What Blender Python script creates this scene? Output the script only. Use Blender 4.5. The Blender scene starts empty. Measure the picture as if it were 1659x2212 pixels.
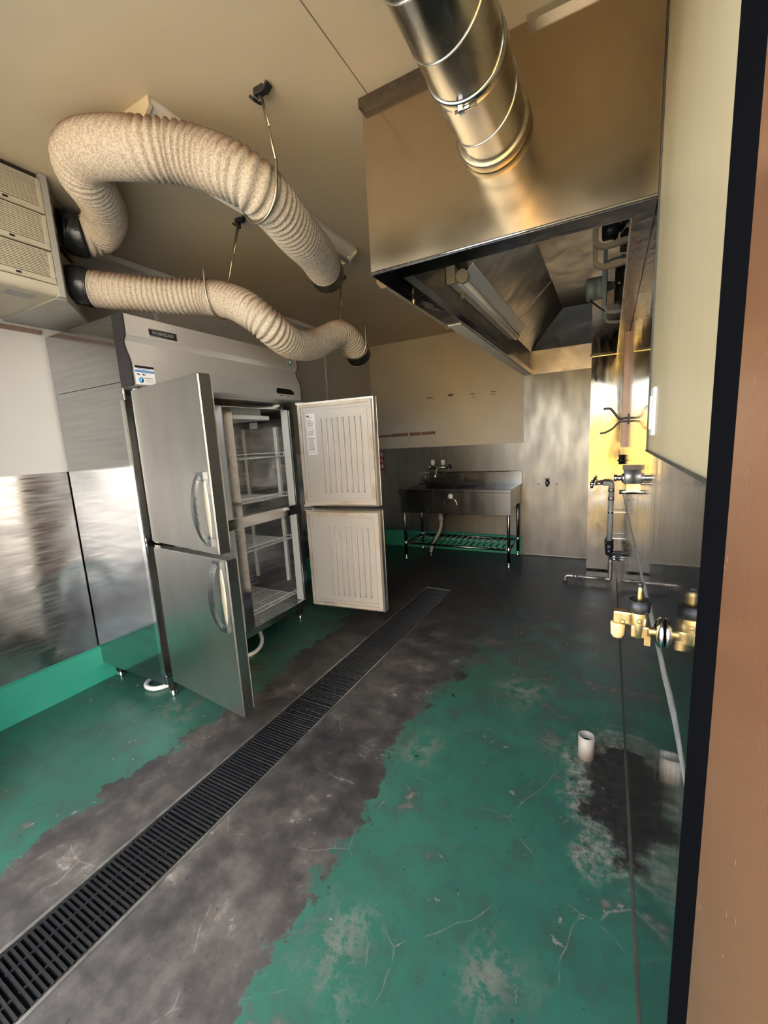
import bpy, bmesh, math, random
from mathutils import Vector, Matrix
random.seed(7)
SC = bpy.context.scene
COL = SC.collection
PI = math.pi

# ------------------------------------------------------------------ camera
CAM_H = 1.302
def make_camera():
    f, yaw, pitch, roll = 898.65, math.radians(28.511), math.radians(-9.373), math.radians(-3.104)
    fw = Vector((-math.sin(yaw)*math.cos(pitch), math.cos(yaw)*math.cos(pitch), math.sin(pitch)))
    rt = Vector((math.cos(yaw), math.sin(yaw), 0)); up = rt.cross(fw)
    rt2 = math.cos(roll)*rt + math.sin(roll)*up; up2 = -math.sin(roll)*rt + math.cos(roll)*up
    cd = bpy.data.cameras.new('camera'); co = bpy.data.objects.new('camera', cd); COL.objects.link(co)
    m = Matrix((rt2, up2, -fw)).transposed().to_4x4(); m.translation = (0, 0, CAM_H)
    co.matrix_world = m
    cd.sensor_fit = 'VERTICAL'; cd.sensor_height = 36; cd.sensor_width = 27
    cd.lens = f/2212*36; cd.clip_start = .01; cd.clip_end = 200
    SC.camera = co
make_camera()

# ------------------------------------------------------------------ world, sun, exposure
world = bpy.data.worlds.new('sky_world'); SC.world = world; world.use_nodes = True
wn = world.node_tree.nodes; wl = world.node_tree.links; wn.clear()
sky = wn.new('ShaderNodeTexSky'); sky.sky_type = 'NISHITA'; sky.sun_disc = False
sky.sun_elevation = math.radians(42); sky.sun_rotation = math.radians(20); sky.air_density = 1.0; sky.dust_density = 3.0
bg = wn.new('ShaderNodeBackground'); bg.inputs[1].default_value = 0.60
hs = wn.new('ShaderNodeHueSaturation'); hs.inputs['Saturation'].default_value = .55; wl.new(sky.outputs[0], hs.inputs['Color'])
tint = wn.new('ShaderNodeMix'); tint.data_type = 'RGBA'; tint.blend_type = 'MULTIPLY'; tint.inputs[0].default_value = 1; tint.inputs[7].default_value = (1, .95, .88, 1); wl.new(hs.outputs[0], tint.inputs[6])
wo = wn.new('ShaderNodeOutputWorld'); wl.new(tint.outputs[2], bg.inputs[0]); wl.new(bg.outputs[0], wo.inputs[0])
sd = bpy.data.lights.new('sun', 'SUN'); sd.energy = 2.2; sd.angle = math.radians(.6); sd.color = (1, .9, .74)
so = bpy.data.objects.new('sun', sd); COL.objects.link(so); so.location = (0, 6, 8)
so.rotation_euler = (math.radians(-46), 0, math.radians(18))
pd = bpy.data.lights.new('doorway_portal', 'AREA'); pd.shape = 'RECTANGLE'; pd.size = 2.08; pd.size_y = 2.3; pd.cycles.is_portal = True
po = bpy.data.objects.new('doorway_portal', pd); COL.objects.link(po); po.location = (-.96, .12, 1.15); po.rotation_euler = (math.radians(90), 0, 0)
SC.view_settings.view_transform = 'Standard'; SC.view_settings.look = 'None'
SC.view_settings.exposure = 2.25; SC.view_settings.gamma = 1.0; SC.view_settings.use_curve_mapping = False
SC.cycles.use_denoising = True
SC.cycles.max_bounces = 8; SC.cycles.diffuse_bounces = 4; SC.cycles.glossy_bounces = 5
SC.cycles.use_adaptive_sampling = True; SC.cycles.adaptive_threshold = .025; SC.cycles.adaptive_min_samples = 20
SC.cycles.sample_clamp_indirect = 12; SC.cycles.caustics_reflective = True; SC.cycles.blur_glossy = 0.6

# ------------------------------------------------------------------ materials
MATS = {}
def nodes_of(m):
    m.use_nodes = True; nt = m.node_tree; nt.nodes.clear()
    out = nt.nodes.new('ShaderNodeOutputMaterial'); b = nt.nodes.new('ShaderNodeBsdfPrincipled')
    nt.links.new(b.outputs[0], out.inputs[0]); return nt, b
def N(nt, kind, **kw):
    n = nt.nodes.new(kind)
    for k, v in kw.items():
        if k.startswith('i_'):
            key = k[2:]; key = int(key) if key.isdigit() else key.replace('_', ' ')
            n.inputs[key].default_value = v
        else: setattr(n, k, v)
    return n
def coords(nt, stretch=(1, 1, 1)):
    tc = N(nt, 'ShaderNodeTexCoord'); mp = N(nt, 'ShaderNodeMapping'); mp.inputs['Scale'].default_value = stretch
    nt.links.new(tc.outputs['Object'], mp.inputs['Vector']); return mp.outputs[0]
def ramp(nt, fac, stops):
    r = N(nt, 'ShaderNodeValToRGB'); el = r.color_ramp.elements
    while len(el) < len(stops): el.new(.5)
    for e, (p, c) in zip(el, stops):
        e.position = p; e.color = c if len(c) == 4 else (*c, 1)
    nt.links.new(fac, r.inputs[0]); return r.outputs[0]
def noise(nt, vec, scale, detail=4, rough=.55, dist=0):
    n = N(nt, 'ShaderNodeTexNoise', i_Scale=scale, i_Detail=detail, i_Roughness=rough, i_Distortion=dist)
    nt.links.new(vec, n.inputs['Vector']); return n.outputs['Fac']
def mixc(nt, fac, a, b, mode='MIX'):
    m = N(nt, 'ShaderNodeMix', data_type='RGBA', blend_type=mode)
    if isinstance(fac, (int, float)): m.inputs[0].default_value = fac
    else: nt.links.new(fac, m.inputs[0])
    for s, v in ((6, a), (7, b)):
        if isinstance(v, tuple): m.inputs[s].default_value = (*v[:3], 1)
        else: nt.links.new(v, m.inputs[s])
    return m.outputs[2]
def math_(nt, op, a, b=None, c=None, clamp=False):
    m = N(nt, 'ShaderNodeMath', operation=op, use_clamp=clamp)
    for i, v in enumerate((a, b, c)):
        if v is None: continue
        if isinstance(v, (int, float)): m.inputs[i].default_value = v
        else: nt.links.new(v, m.inputs[i])
    return m.outputs[0]
def smooth(nt, v, lo, hi):
    m = N(nt, 'ShaderNodeMapRange', interpolation_type='SMOOTHSTEP')
    nt.links.new(v, m.inputs[0]); m.inputs[1].default_value = lo; m.inputs[2].default_value = hi
    return m.outputs[0]
def bump(nt, b, h, strength, dist=.01):
    n = N(nt, 'ShaderNodeBump', i_Strength=strength, i_Distance=dist)
    nt.links.new(h, n.inputs['Height']); nt.links.new(n.outputs[0], b.inputs['Normal']); return n
def mat(name, c1, c2=None, scale=6, rough=.5, metal=0, bs=0, bscale=40, bdist=.004, stretch=(1, 1, 1), rvar=0, spec=.5, coat=0, contrast=(.3, .7), detail=5):
    if name in MATS: return MATS[name]
    m = bpy.data.materials.new(name); nt, b = nodes_of(m)
    v = coords(nt, stretch)
    b.inputs['Roughness'].default_value = rough; b.inputs['Metallic'].default_value = metal
    b.inputs['Specular IOR Level'].default_value = spec; b.inputs['Coat Weight'].default_value = coat
    if c2 is None: c2 = tuple(x*.88 for x in c1)
    f = noise(nt, v, scale, detail)
    nt.links.new(ramp(nt, f, [(contrast[0], c1), (contrast[1], c2)]), b.inputs['Base Color'])
    if rvar:
        n2 = noise(nt, v, scale*1.7, 5)
        mr = N(nt, 'ShaderNodeMapRange'); nt.links.new(n2, mr.inputs[0]); mr.inputs[1].default_value = .3; mr.inputs[2].default_value = .7
        mr.inputs[3].default_value = max(.02, rough-rvar); mr.inputs[4].default_value = rough+rvar
        nt.links.new(mr.outputs[0], b.inputs['Roughness'])
    if bs: bump(nt, b, noise(nt, v, bscale, 3), bs, bdist)
    MATS[name] = m; return m
def steel(name, c1=(.60, .60, .60), c2=(.52, .52, .51), rough=.16, rvar=.06, wave=.25, wscale=2.2, wdist=.01, stretch=(1, 1, 1), streak=(1, 1, 14), aniso=0, fine=.0, metal=1.0):
    m = bpy.data.materials.new(name); nt, b = nodes_of(m)
    v = coords(nt, stretch); vs = coords(nt, streak)
    f = noise(nt, vs, 3.0, 2, .5); g = noise(nt, v, 1.3, 2)
    nt.links.new(ramp(nt, math_(nt, 'ADD', math_(nt, 'MULTIPLY', f, .6), math_(nt, 'MULTIPLY', g, .4)), [(.35, c1), (.65, c2)]), b.inputs['Base Color'])
    b.inputs['Metallic'].default_value = metal
    mr = N(nt, 'ShaderNodeMapRange'); nt.links.new(f, mr.inputs[0]); mr.inputs[1].default_value = .3; mr.inputs[2].default_value = .7
    mr.inputs[3].default_value = max(.02, rough-rvar); mr.inputs[4].default_value = rough+rvar
    nt.links.new(mr.outputs[0], b.inputs['Roughness'])
    h = noise(nt, v, wscale, 2, .5, .6)
    if fine: h = math_(nt, 'ADD', h, math_(nt, 'MULTIPLY', f, fine))
    if wave: bump(nt, b, h, wave, wdist)
    MATS[name] = m; return m

steel('steel_left', (.46, .46, .46), (.36, .36, .36), rough=.17, rvar=.07, wave=.5, wscale=1.8, wdist=.022, streak=(1, 2, 22))
steel('steel_fridge_side', (.47, .47, .47), (.38, .38, .38), rough=.12, rvar=.05, wave=.3, wscale=1.2, wdist=.006, streak=(1, 1, 20))
steel('steel_back', (.24, .24, .23), (.17, .17, .165), rough=.40, rvar=.05, wave=.2, wscale=2.2, wdist=.010, streak=(3, 3, 1))
steel('steel_right', (.34, .34, .34), (.25, .25, .24), rough=.08, rvar=.04, wave=.35, wscale=2.5, wdist=.004, stretch=(1, 1.6, .35), streak=(1, 18, 1))
steel('steel_pillar', (.27, .265, .25), (.21, .205, .19), rough=.14, rvar=.06, wave=.5, wscale=3, wdist=.008, streak=(10, 10, 2))
steel('steel_door', (.54, .53, .50), (.45, .44, .42), rough=.32, rvar=.03, wave=.06, wscale=2.5, wdist=.01, streak=(3, 3, 1.2))
steel('steel_panel_satin', (.74, .74, .73), (.68, .68, .67), rough=.36, rvar=.02, wave=0, streak=(1, 1, 40), metal=.6)
steel('steel_polished', (.74, .74, .73), (.66, .66, .65), rough=.12, rvar=.04, wave=.1, wscale=6, wdist=.004)
steel('steel_liner', (.78, .78, .77), (.68, .68, .67), rough=.26, rvar=.06, wave=.5, wscale=5, wdist=.008, metal=.7)
steel('steel_hood_outer', (.46, .36, .24), (.40, .31, .20), rough=.19, rvar=.04, wave=.3, wscale=1.7, wdist=.012, streak=(2, 2, 2))
steel('steel_hood_inner', (.56, .53, .48), (.44, .41, .37), rough=.36, rvar=.06, wave=.5, wscale=3.2, wdist=.022, streak=(3, 3, 3))
steel('steel_hood_rim', (.20, .20, .21), (.13, .13, .13), rough=.18, rvar=.1, wave=.5, wscale=14, wdist=.004)
steel('steel_sink', (.27, .27, .27), (.21, .21, .21), rough=.24, rvar=.04, wave=.0, wscale=4, wdist=.004, streak=(4, 4, 1))
steel('galvanized', (.56, .56, .53), (.46, .46, .43), rough=.24, rvar=.06, wave=.1, wscale=5, wdist=.004, streak=(3, 3, 3))
mat('chrome', (.75, .75, .75), (.6, .6, .6), rough=.1, metal=1, scale=20)
mat('pipe_grey', (.42, .40, .37), (.3, .28, .26), rough=.35, metal=.7, scale=30)
mat('brass', (.72, .55, .26), (.5, .37, .17), rough=.3, metal=1, scale=60, bs=.3, bscale=120, bdist=.001)
mat('cream_left', (.52, .50, .46), (.48, .46, .42), scale=1.5, rough=.45)
mat('cream_back', (.60, .55, .46), (.52, .47, .39), scale=2.2, rough=.5)
mat('cream_right', (.47, .395, .24), (.40, .33, .195), scale=2, rough=.4, stretch=(1, 3, .5))
mat('ceiling_cream', (.60, .51, .36), (.52, .44, .30), scale=1.2, rough=.55, bs=.05, bscale=120)
mat('stain', (.09, .07, .05), (.2, .16, .12), scale=30, rough=.8)
mat('green_skirt', (.035, .30, .20), (.03, .25, .165), scale=3, rough=.3)
mat('white_plastic', (.72, .72, .69), (.66, .66, .62), rough=.4)
mat('white_enamel', (.88, .88, .87), (.82, .82, .81), rough=.3)
mat('ac_plastic', (.44, .41, .32), (.40, .37, .29), rough=.45, scale=3)
mat('ac_line', (.30, .28, .23), rough=.6)
mat('ac_steel', (.05, .052, .05), (.03, .032, .03), rough=.35, metal=.4, scale=4)
mat('grey_plastic', (.34, .34, .31), (.3, .3, .27), rough=.45)
mat('black_rubber', (.012, .012, .013), (.02, .02, .02), rough=.3, bs=.5, bscale=45, bdist=.004)
mat('black_plastic', (.02, .02, .022), rough=.35)
mat('black_matte', (.006, .006, .007), rough=.7, spec=.0)
mat('dark_metal', (.07, .06, .05), (.12, .09, .06), rough=.5, metal=.7, scale=40)
mat('zinc_rod', (.50, .45, .34), (.36, .31, .22), rough=.35, metal=1, scale=40)
mat('beige_plastic', (.60, .52, .36), (.52, .44, .29), rough=.5, scale=10)
mat('lamp_white', (.80, .79, .74), (.70, .68, .62), rough=.35, scale=5)
mat('liner_cream', (.47, .455, .42), (.43, .415, .38), rough=.4, scale=3)
mat('gasket', (.50, .46, .40), (.34, .25, .15), rough=.5, scale=9, contrast=(.45, .75))
mat('wood_brown', (.30, .16, .09), (.22, .11, .06), rough=.5, scale=8, stretch=(1, 1, 12))
mat('strip_brown', (.26, .17, .13), (.2, .13, .10), rough=.4, metal=.3, scale=8)
mat('sign_red', (.42, .012, .03), (.38, .01, .025), rough=.4)
mat('print_white', (.85, .85, .85), rough=.5)
mat('print_black', (.015, .015, .018), rough=.5)
mat('print_blue', (.03, .22, .50), rough=.4)
mat('print_lightblue', (.12, .28, .52), rough=.4)
mat('print_grey', (.30, .30, .30), rough=.5)
mat('sticker_white', (.78, .79, .80), rough=.4)
mat('paper_white', (.74, .73, .70), rough=.6)
mat('display_black', (.012, .012, .014), rough=.12)
mat('badge_teal', (.02, .22, .30), rough=.2)
mat('fan_grey', (.20, .24, .23), (.15, .185, .18), rough=.4, scale=12)
mat('fan_cream', (.42, .36, .25), (.30, .25, .17), rough=.5, scale=8)
mat('grease_dark', (.03, .025, .02), (.06, .045, .03), rough=.3, scale=20)
mat('pvc_cream', (.40, .355, .30), (.31, .27, .225), rough=.45, scale=12)
mat('pvc_grey', (.38, .38, .36), (.3, .3, .28), rough=.4, scale=12)
mat('cap_peach', (.85, .55, .25), (.78, .48, .2), rough=.45, scale=20)
mat('tape_grey', (.24, .24, .21), (.16, .16, .14), rough=.5, scale=30)
mat('hose_white', (.72, .74, .74), (.64, .66, .66), rough=.4)
mat('iron_grate', (.035, .037, .042), (.075, .07, .062), rough=.34, metal=.75, scale=7, bs=.4, bscale=70, bdist=.002)
mat('trench_dark', (.012, .012, .013), rough=.7)
mat('drain_edge', (.55, .54, .50), (.3, .28, .25), rough=.35, metal=.9, scale=14)
mat('asphalt', (.30, .29, .27), (.24, .235, .22), rough=.9, scale=4)
mat('joint_grime', (.06, .055, .04), (.03, .03, .024), rough=.6, scale=12)
mat('ochre_wall', (.80, .50, .10), (.62, .36, .06), rough=.8, scale=2, stretch=(1, 1, .3))
mat('white_render', (.78, .78, .76), rough=.8)

def m_floor():
    m = bpy.data.materials.new('painted_floor'); nt, b = nodes_of(m)
    v = coords(nt); sx = N(nt, 'ShaderNodeSeparateXYZ'); nt.links.new(v, sx.inputs[0]); x, y = sx.outputs[0], sx.outputs[1]
    n1 = noise(nt, v, 2.3, 6, .6); n2 = noise(nt, v, 7, 8, .65); n3 = noise(nt, v, 30, 6, .7); n4 = noise(nt, v, 1.1, 4, .6)
    # worn lane along the drain
    lane = math_(nt, 'ABSOLUTE', math_(nt, 'ADD', x, 1.215))
    e = math_(nt, 'ADD', math_(nt, 'SUBTRACT', lane, .475), math_(nt, 'MULTIPLY', math_(nt, 'SUBTRACT', n1, .5), .42))
    e = math_(nt, 'ADD', e, math_(nt, 'MULTIPLY', math_(nt, 'SUBTRACT', n2, .5), .55))
    worn = math_(nt, 'SUBTRACT', 1.0, smooth(nt, e, -.014, .010))
    # toward the back the paint is worn down almost everywhere
    eb = math_(nt, 'ADD', math_(nt, 'MULTIPLY', y, .22), math_(nt, 'MULTIPLY', n4, 1.0))
    eb = math_(nt, 'ADD', eb, math_(nt, 'MULTIPLY', n2, .8))
    wornb = math_(nt, 'MULTIPLY', smooth(nt, eb, 1.26, 1.62), smooth(nt, math_(nt, 'ADD', x, 2.0), -.1, .25))
    # small peeled patches
    pe = math_(nt, 'ADD', math_(nt, 'MULTIPLY', n4, .6), math_(nt, 'MULTIPLY', n2, .5))
    peel = smooth(nt, pe, .615, .66)
    fleck = smooth(nt, math_(nt, 'ADD', math_(nt, 'MULTIPLY', n3, .6), math_(nt, 'MULTIPLY', n2, .45)), .625, .665)
    # fine pale scratches
    vo = N(nt, 'ShaderNodeTexVoronoi', feature='DISTANCE_TO_EDGE', i_Scale=2.6); wv = N(nt, 'ShaderNodeVectorMath', operation='ADD')
    nz = N(nt, 'ShaderNodeTexNoise', i_Scale=2.0, i_Detail=3); nt.links.new(v, nz.inputs['Vector'])
    sc_ = N(nt, 'ShaderNodeVectorMath', operation='SCALE'); sc_.inputs['Scale'].default_value = .22; nt.links.new(nz.outputs['Color'], sc_.inputs[0]); nt.links.new(v, wv.inputs[0]); nt.links.new(sc_.outputs[0], wv.inputs[1]); nt.links.new(wv.outputs[0], vo.inputs['Vector'])
    scr = math_(nt, 'MULTIPLY', math_(nt, 'SUBTRACT', 1.0, smooth(nt, vo.outputs['Distance'], .0015, .0065)), smooth(nt, n2, .46, .58))
    # dark greasy corner by the right wall
    dx = math_(nt, 'SUBTRACT', x, .10); dy = math_(nt, 'SUBTRACT', y, 1.55)
    r = math_(nt, 'SQRT', math_(nt, 'ADD', math_(nt, 'MULTIPLY', math_(nt, 'MULTIPLY', dx, dx), 4.0), math_(nt, 'MULTIPLY', math_(nt, 'MULTIPLY', dy, dy), 1.1)))
    r = math_(nt, 'ADD', r, math_(nt, 'MULTIPLY', math_(nt, 'SUBTRACT', n2, .5), .75))
    corner = math_(nt, 'SUBTRACT', 1.0, smooth(nt, r, .24, .34)); halo = math_(nt, 'SUBTRACT', 1.0, smooth(nt, r, .30, .46))
    g = ramp(nt, n1, [(.3, (.026, .108, .073)), (.7, (.038, .148, .100))])
    n5 = noise(nt, v, 14, 8, .75)
    grime = math_(nt, 'MAXIMUM', smooth(nt, n2, .42, .70), math_(nt, 'MULTIPLY', smooth(nt, n5, .5, .68), .9))
    g = mixc(nt, math_(nt, 'MULTIPLY', grime, .75), g, (.040, .075, .060))
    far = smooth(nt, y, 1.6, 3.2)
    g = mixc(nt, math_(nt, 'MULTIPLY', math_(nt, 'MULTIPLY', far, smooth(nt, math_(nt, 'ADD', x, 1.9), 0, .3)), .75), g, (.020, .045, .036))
    w = ramp(nt, n2, [(.28, (.028, .026, .025)), (.46, (.056, .052, .049)), (.60, (.10, .09, .08)), (.74, (.22, .195, .165))])
    mott = ramp(nt, n4, [(.35, (.55, .55, .56)), (.65, (1.35, 1.25, 1.15))])
    w = mixc(nt, 1.0, w, mott, 'MULTIPLY')
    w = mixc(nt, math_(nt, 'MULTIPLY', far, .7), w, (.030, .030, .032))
    beige = ramp(nt, n3, [(.3, (.12, .11, .09)), (.7, (.36, .33, .27))])
    c = mixc(nt, math_(nt, 'MAXIMUM', worn, wornb), g, w)
    c = mixc(nt, math_(nt, 'MULTIPLY', peel, .7), c, w)
    c = mixc(nt, math_(nt, 'MULTIPLY', halo, math_(nt, 'MULTIPLY', smooth(nt, n3, .35, .6), .85)), c, beige)
    c = mixc(nt, math_(nt, 'MULTIPLY', corner, .92), c, (.018, .013, .013))
    c = mixc(nt, math_(nt, 'MULTIPLY', fleck, .6), c, beige)
    for px_, py_, pr_ in ((-.60, .70, .14), (-.21, .82, .12), (-.70, 1.46, .13), (-.18, 1.72, .10), (-.34, 2.05, .20), (-1.90, 1.2, .16)):
        qx = math_(nt, 'SUBTRACT', x, px_); qy = math_(nt, 'SUBTRACT', y, py_)
        qr = math_(nt, 'SQRT', math_(nt, 'ADD', math_(nt, 'MULTIPLY', qx, qx), math_(nt, 'MULTIPLY', qy, qy)))
        qr = math_(nt, 'ADD', qr, math_(nt, 'ADD', math_(nt, 'MULTIPLY', math_(nt, 'SUBTRACT', n2, .5), pr_*4.0), math_(nt, 'MULTIPLY', math_(nt, 'SUBTRACT', n3, .5), pr_*2.4)))
        c = mixc(nt, math_(nt, 'MULTIPLY', math_(nt, 'SUBTRACT', 1.0, smooth(nt, qr, pr_*.1, pr_*1.15)), math_(nt, 'MULTIPLY', smooth(nt, n5, .44, .58), .62)), c, beige)
    c = mixc(nt, math_(nt, 'MULTIPLY', scr, .45), c, beige)
    spots = smooth(nt, noise(nt, v, 55, 2, .5), .70, .74)
    c = mixc(nt, math_(nt, 'MULTIPLY', spots, .6), c, (.015, .015, .015))
    nt.links.new(c, b.inputs['Base Color'])
    ro = math_(nt, 'ADD', .24, math_(nt, 'MULTIPLY', math_(nt, 'MAXIMUM', worn, wornb), .12))
    ro = math_(nt, 'ADD', ro, math_(nt, 'MULTIPLY', n2, .2))
    nt.links.new(ro, b.inputs['Roughness'])
    hh = math_(nt, 'ADD', math_(nt, 'MULTIPLY', n3, .5), math_(nt, 'MULTIPLY', worn, -.4))
    bump(nt, b, hh, .35, .003)
    MATS['painted_floor'] = m
m_floor()
def m_hose():
    m = bpy.data.materials.new('duct_fabric'); nt, b = nodes_of(m)
    v = coords(nt); n1 = noise(nt, v, 190, 2, .5); n2 = noise(nt, v, 5, 4)
    geo = N(nt, 'ShaderNodeNewGeometry'); s = N(nt, 'ShaderNodeSeparateXYZ'); nt.links.new(geo.outputs['Normal'], s.inputs[0])
    c = ramp(nt, n1, [(.36, (.30, .26, .205)), (.62, (.48, .43, .35))])
    dust = math_(nt, 'MULTIPLY', smooth(nt, math_(nt, 'ADD', s.outputs[2], math_(nt, 'MULTIPLY', n2, .5)), .35, .95), .85)
    c = mixc(nt, dust, c, (.17, .085, .04))
    nt.links.new(c, b.inputs['Base Color']); b.inputs['Roughness'].default_value = .75
    bump(nt, b, n1, .3, .003); MATS['duct_fabric'] = m
m_hose()
def m_frame():
    m = bpy.data.materials.new('brown_paint'); nt, b = nodes_of(m)
    v = coords(nt); n1 = noise(nt, v, 4, 4); sc = noise(nt, coords(nt, (1, 60, 9)), 6, 3, .6); n3 = noise(nt, v, 90, 4)
    c = ramp(nt, n1, [(.3, (.21, .095, .046)), (.7, (.165, .073, .036))])
    mk = math_(nt, 'MULTIPLY', smooth(nt, sc, .70, .74), smooth(nt, n3, .5, .6))
    c = mixc(nt, mk, c, (.7, .62, .52)); nt.links.new(c, b.inputs['Base Color'])
    b.inputs['Roughness'].default_value = .26; bump(nt, b, n3, .05, .002); MATS['brown_paint'] = m
m_frame()
M = MATS

# ------------------------------------------------------------------ mesh helpers
class MB:
    def __init__(s): s.v = []; s.f = []; s.sm = []
    def add(s, vs, fs, smooth=False):
        o = len(s.v); s.v += [tuple(p) for p in vs]
        s.f += [tuple(i+o for i in f) for f in fs]; s.sm += [smooth]*len(fs); return s
    def box(s, x0, x1, y0, y1, z0, z1):
        vs = [(x, y, z) for x in (x0, x1) for y in (y0, y1) for z in (z0, z1)]
        return s.add(vs, [(0, 1, 3, 2), (4, 6, 7, 5), (0, 4, 5, 1), (2, 3, 7, 6), (0, 2, 6, 4), (1, 5, 7, 3)])
    def rbox(s, x0, x1, y0, y1, z0, z1, r=.005, seg=2):
        bm = bmesh.new(); bmesh.ops.create_cube(bm, size=1)
        for v in bm.verts: v.co = Vector((x0+(v.co.x+.5)*(x1-x0), y0+(v.co.y+.5)*(y1-y0), z0+(v.co.z+.5)*(z1-z0)))
        bmesh.ops.bevel(bm, geom=list(bm.edges), offset=r, segments=seg, affect='EDGES', profile=.5)
        return s.bm(bm)
    def bm(s, bm, smooth=False):
        bm.verts.index_update()
        s.add([v.co.copy() for v in bm.verts], [[v.index for v in f.verts] for f in bm.faces], smooth); bm.free(); return s
    def obox(s, c, ax, ay, az, hx, hy, hz):     # oriented box: centre, three unit axes, half sizes
        c = Vector(c); ax, ay, az = Vector(ax), Vector(ay), Vector(az)
        vs = [c+ax*(i*hx)+ay*(j*hy)+az*(k*hz) for i in (-1, 1) for j in (-1, 1) for k in (-1, 1)]
        return s.add(vs, [(0, 1, 3, 2), (4, 6, 7, 5), (0, 4, 5, 1), (2, 3, 7, 6), (0, 2, 6, 4), (1, 5, 7, 3)])
    def beam(s, p, q, w, h, up=(0, 0, 1)):
        p, q = Vector(p), Vector(q); d = (q-p); L = d.length; d.normalize(); u = Vector(up)
        sd_ = d.cross(u).normalized(); u = sd_.cross(d).normalized()
        return s.obox((p+q)/2, d, sd_, u, L/2, w/2, h/2)
    def tube(s, path, r, seg=10, caps=True, smooth=True):
        P = [Vector(p) for p in path]; n = len(P)
        R = r if isinstance(r, (list, tuple)) else [r]*n
        T = [(P[min(i+1, n-1)]-P[max(i-1, 0)]).normalized() for i in range(n)]
        a = Vector((0, 0, 1)) if abs(T[0].z) < .9 else Vector((1, 0, 0))
        u = T[0].cross(a).normalized(); vs = []; fs = []
        for i in range(n):
            if i: u = (u-T[i]*u.dot(T[i])).normalized()
            w = T[i].cross(u)
            for k in range(seg):
                t = 2*PI*k/seg; vs.append(P[i]+(u*math.cos(t)+w*math.sin(t))*R[i])
        for i in range(n-1):
            for k in range(seg):
                k2 = (k+1) % seg; fs.append((i*seg+k, i*seg+k2, (i+1)*seg+k2, (i+1)*seg+k))
        s.add(vs, fs, smooth)
        if caps:
            o = len(s.v)-len(vs)
            s.f.append(tuple(o+k for k in reversed(range(seg)))); s.sm.append(False)
            s.f.append(tuple(o+(n-1)*seg+k for k in range(seg))); s.sm.append(False)
        return s
    def cyl(s, p, q, r, seg=20, caps=True): return s.tube([p, q], r, seg, caps)
    def lathe(s, p, axis, prof, seg=24):        # prof: (distance along axis, radius)
        p = Vector(p); d = Vector(axis).normalized(); a = Vector((0, 0, 1)) if abs(d.z) < .9 else Vector((1, 0, 0))
        u = d.cross(a).normalized(); w = d.cross(u); vs = []; fs = []; n = len(prof)
        for t, r in prof:
            for k in range(seg):
                an = 2*PI*k/seg; vs.append(p+d*t+(u*math.cos(an)+w*math.sin(an))*max(r, 1e-5))
        for i in range(n-1):
            for k in range(seg):
                k2 = (k+1) % seg; fs.append((i*seg+k, i*seg+k2, (i+1)*seg+k2, (i+1)*seg+k))
        fs.append(tuple(reversed(range(seg)))); fs.append(tuple((n-1)*seg+k for k in range(seg)))
        s.add(vs, fs, True); return s
    def prism(s, poly, a, b, axis):             # poly in the two other axes (cyclic order), extruded a..b
        n = len(poly); vs = []
        for t in (a, b):
            for p, q in poly: vs.append({'x': (t, p, q), 'y': (p, t, q), 'z': (p, q, t)}[axis])
        fs = [tuple(range(n)), tuple(reversed(range(n, 2*n)))]
        for i in range(n): j = (i+1) % n; fs.append((i, i+n, j+n, j))
        return s.add(vs, fs)
    def quad(s, a, b, c, d, th=.002):           # thin sheet with thickness
        a, b, c, d = map(Vector, (a, b, c, d)); nn = (b-a).cross(d-a).normalized()*th
        vs = [a, b, c, d, a+nn, b+nn, c+nn, d+nn]
        return s.add(vs, [(3, 2, 1, 0), (4, 5, 6, 7), (0, 1, 5, 4), (1, 2, 6, 5), (2, 3, 7, 6), (3, 0, 4, 7)])

WORLD_LOC = {}
def obj(name, mb, m, parent=None):
    off = WORLD_LOC.get(parent.name, Vector((0, 0, 0))) if parent else Vector((0, 0, 0))
    me = bpy.data.meshes.new(name)
    me.from_pydata([tuple(Vector(v)-off) for v in mb.v], [], mb.f)
    me.polygons.foreach_set('use_smooth', mb.sm); me.update()
    bm = bmesh.new(); bm.from_mesh(me); bmesh.ops.recalc_face_normals(bm, faces=bm.faces); bm.to_mesh(me); bm.free()
    me.materials.append(M[m] if isinstance(m, str) else m)
    o = bpy.data.objects.new(name, me); COL.objects.link(o)
    if parent: o.parent = parent
    WORLD_LOC[o.name] = off
    return o
def tag(o, label, cat, group=None):
    o['label'] = label; o['category'] = cat
    if group: o['group'] = group
    return o
def thing(name, label, cat, loc=(0, 0, 0), group=None):
    o = bpy.data.objects.new(name, None); COL.objects.link(o); o.location = loc; o.empty_display_size = .1
    WORLD_LOC[o.name] = Vector(loc); return tag(o, label, cat, group)
def struct(name, mb, m):
    o = obj(name, mb, m); o['kind'] = 'structure'; return o
def plabel(o, t): o['label'] = t; return o
def spline(pts, per=12):
    P = [Vector(p) for p in pts]; P = [P[0]*2-P[1]]+P+[P[-1]*2-P[-2]]; out = []
    for i in range(1, len(P)-2):
        for k in range(per):
            t = k/per; a, b, c, d = P[i-1], P[i], P[i+1], P[i+2]
            out.append(.5*((2*b)+(c-a)*t+(2*a-5*b+4*c-d)*t*t+(3*b-a-3*c+d)*t**3))
    out.append(P[-2]); return out
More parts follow.
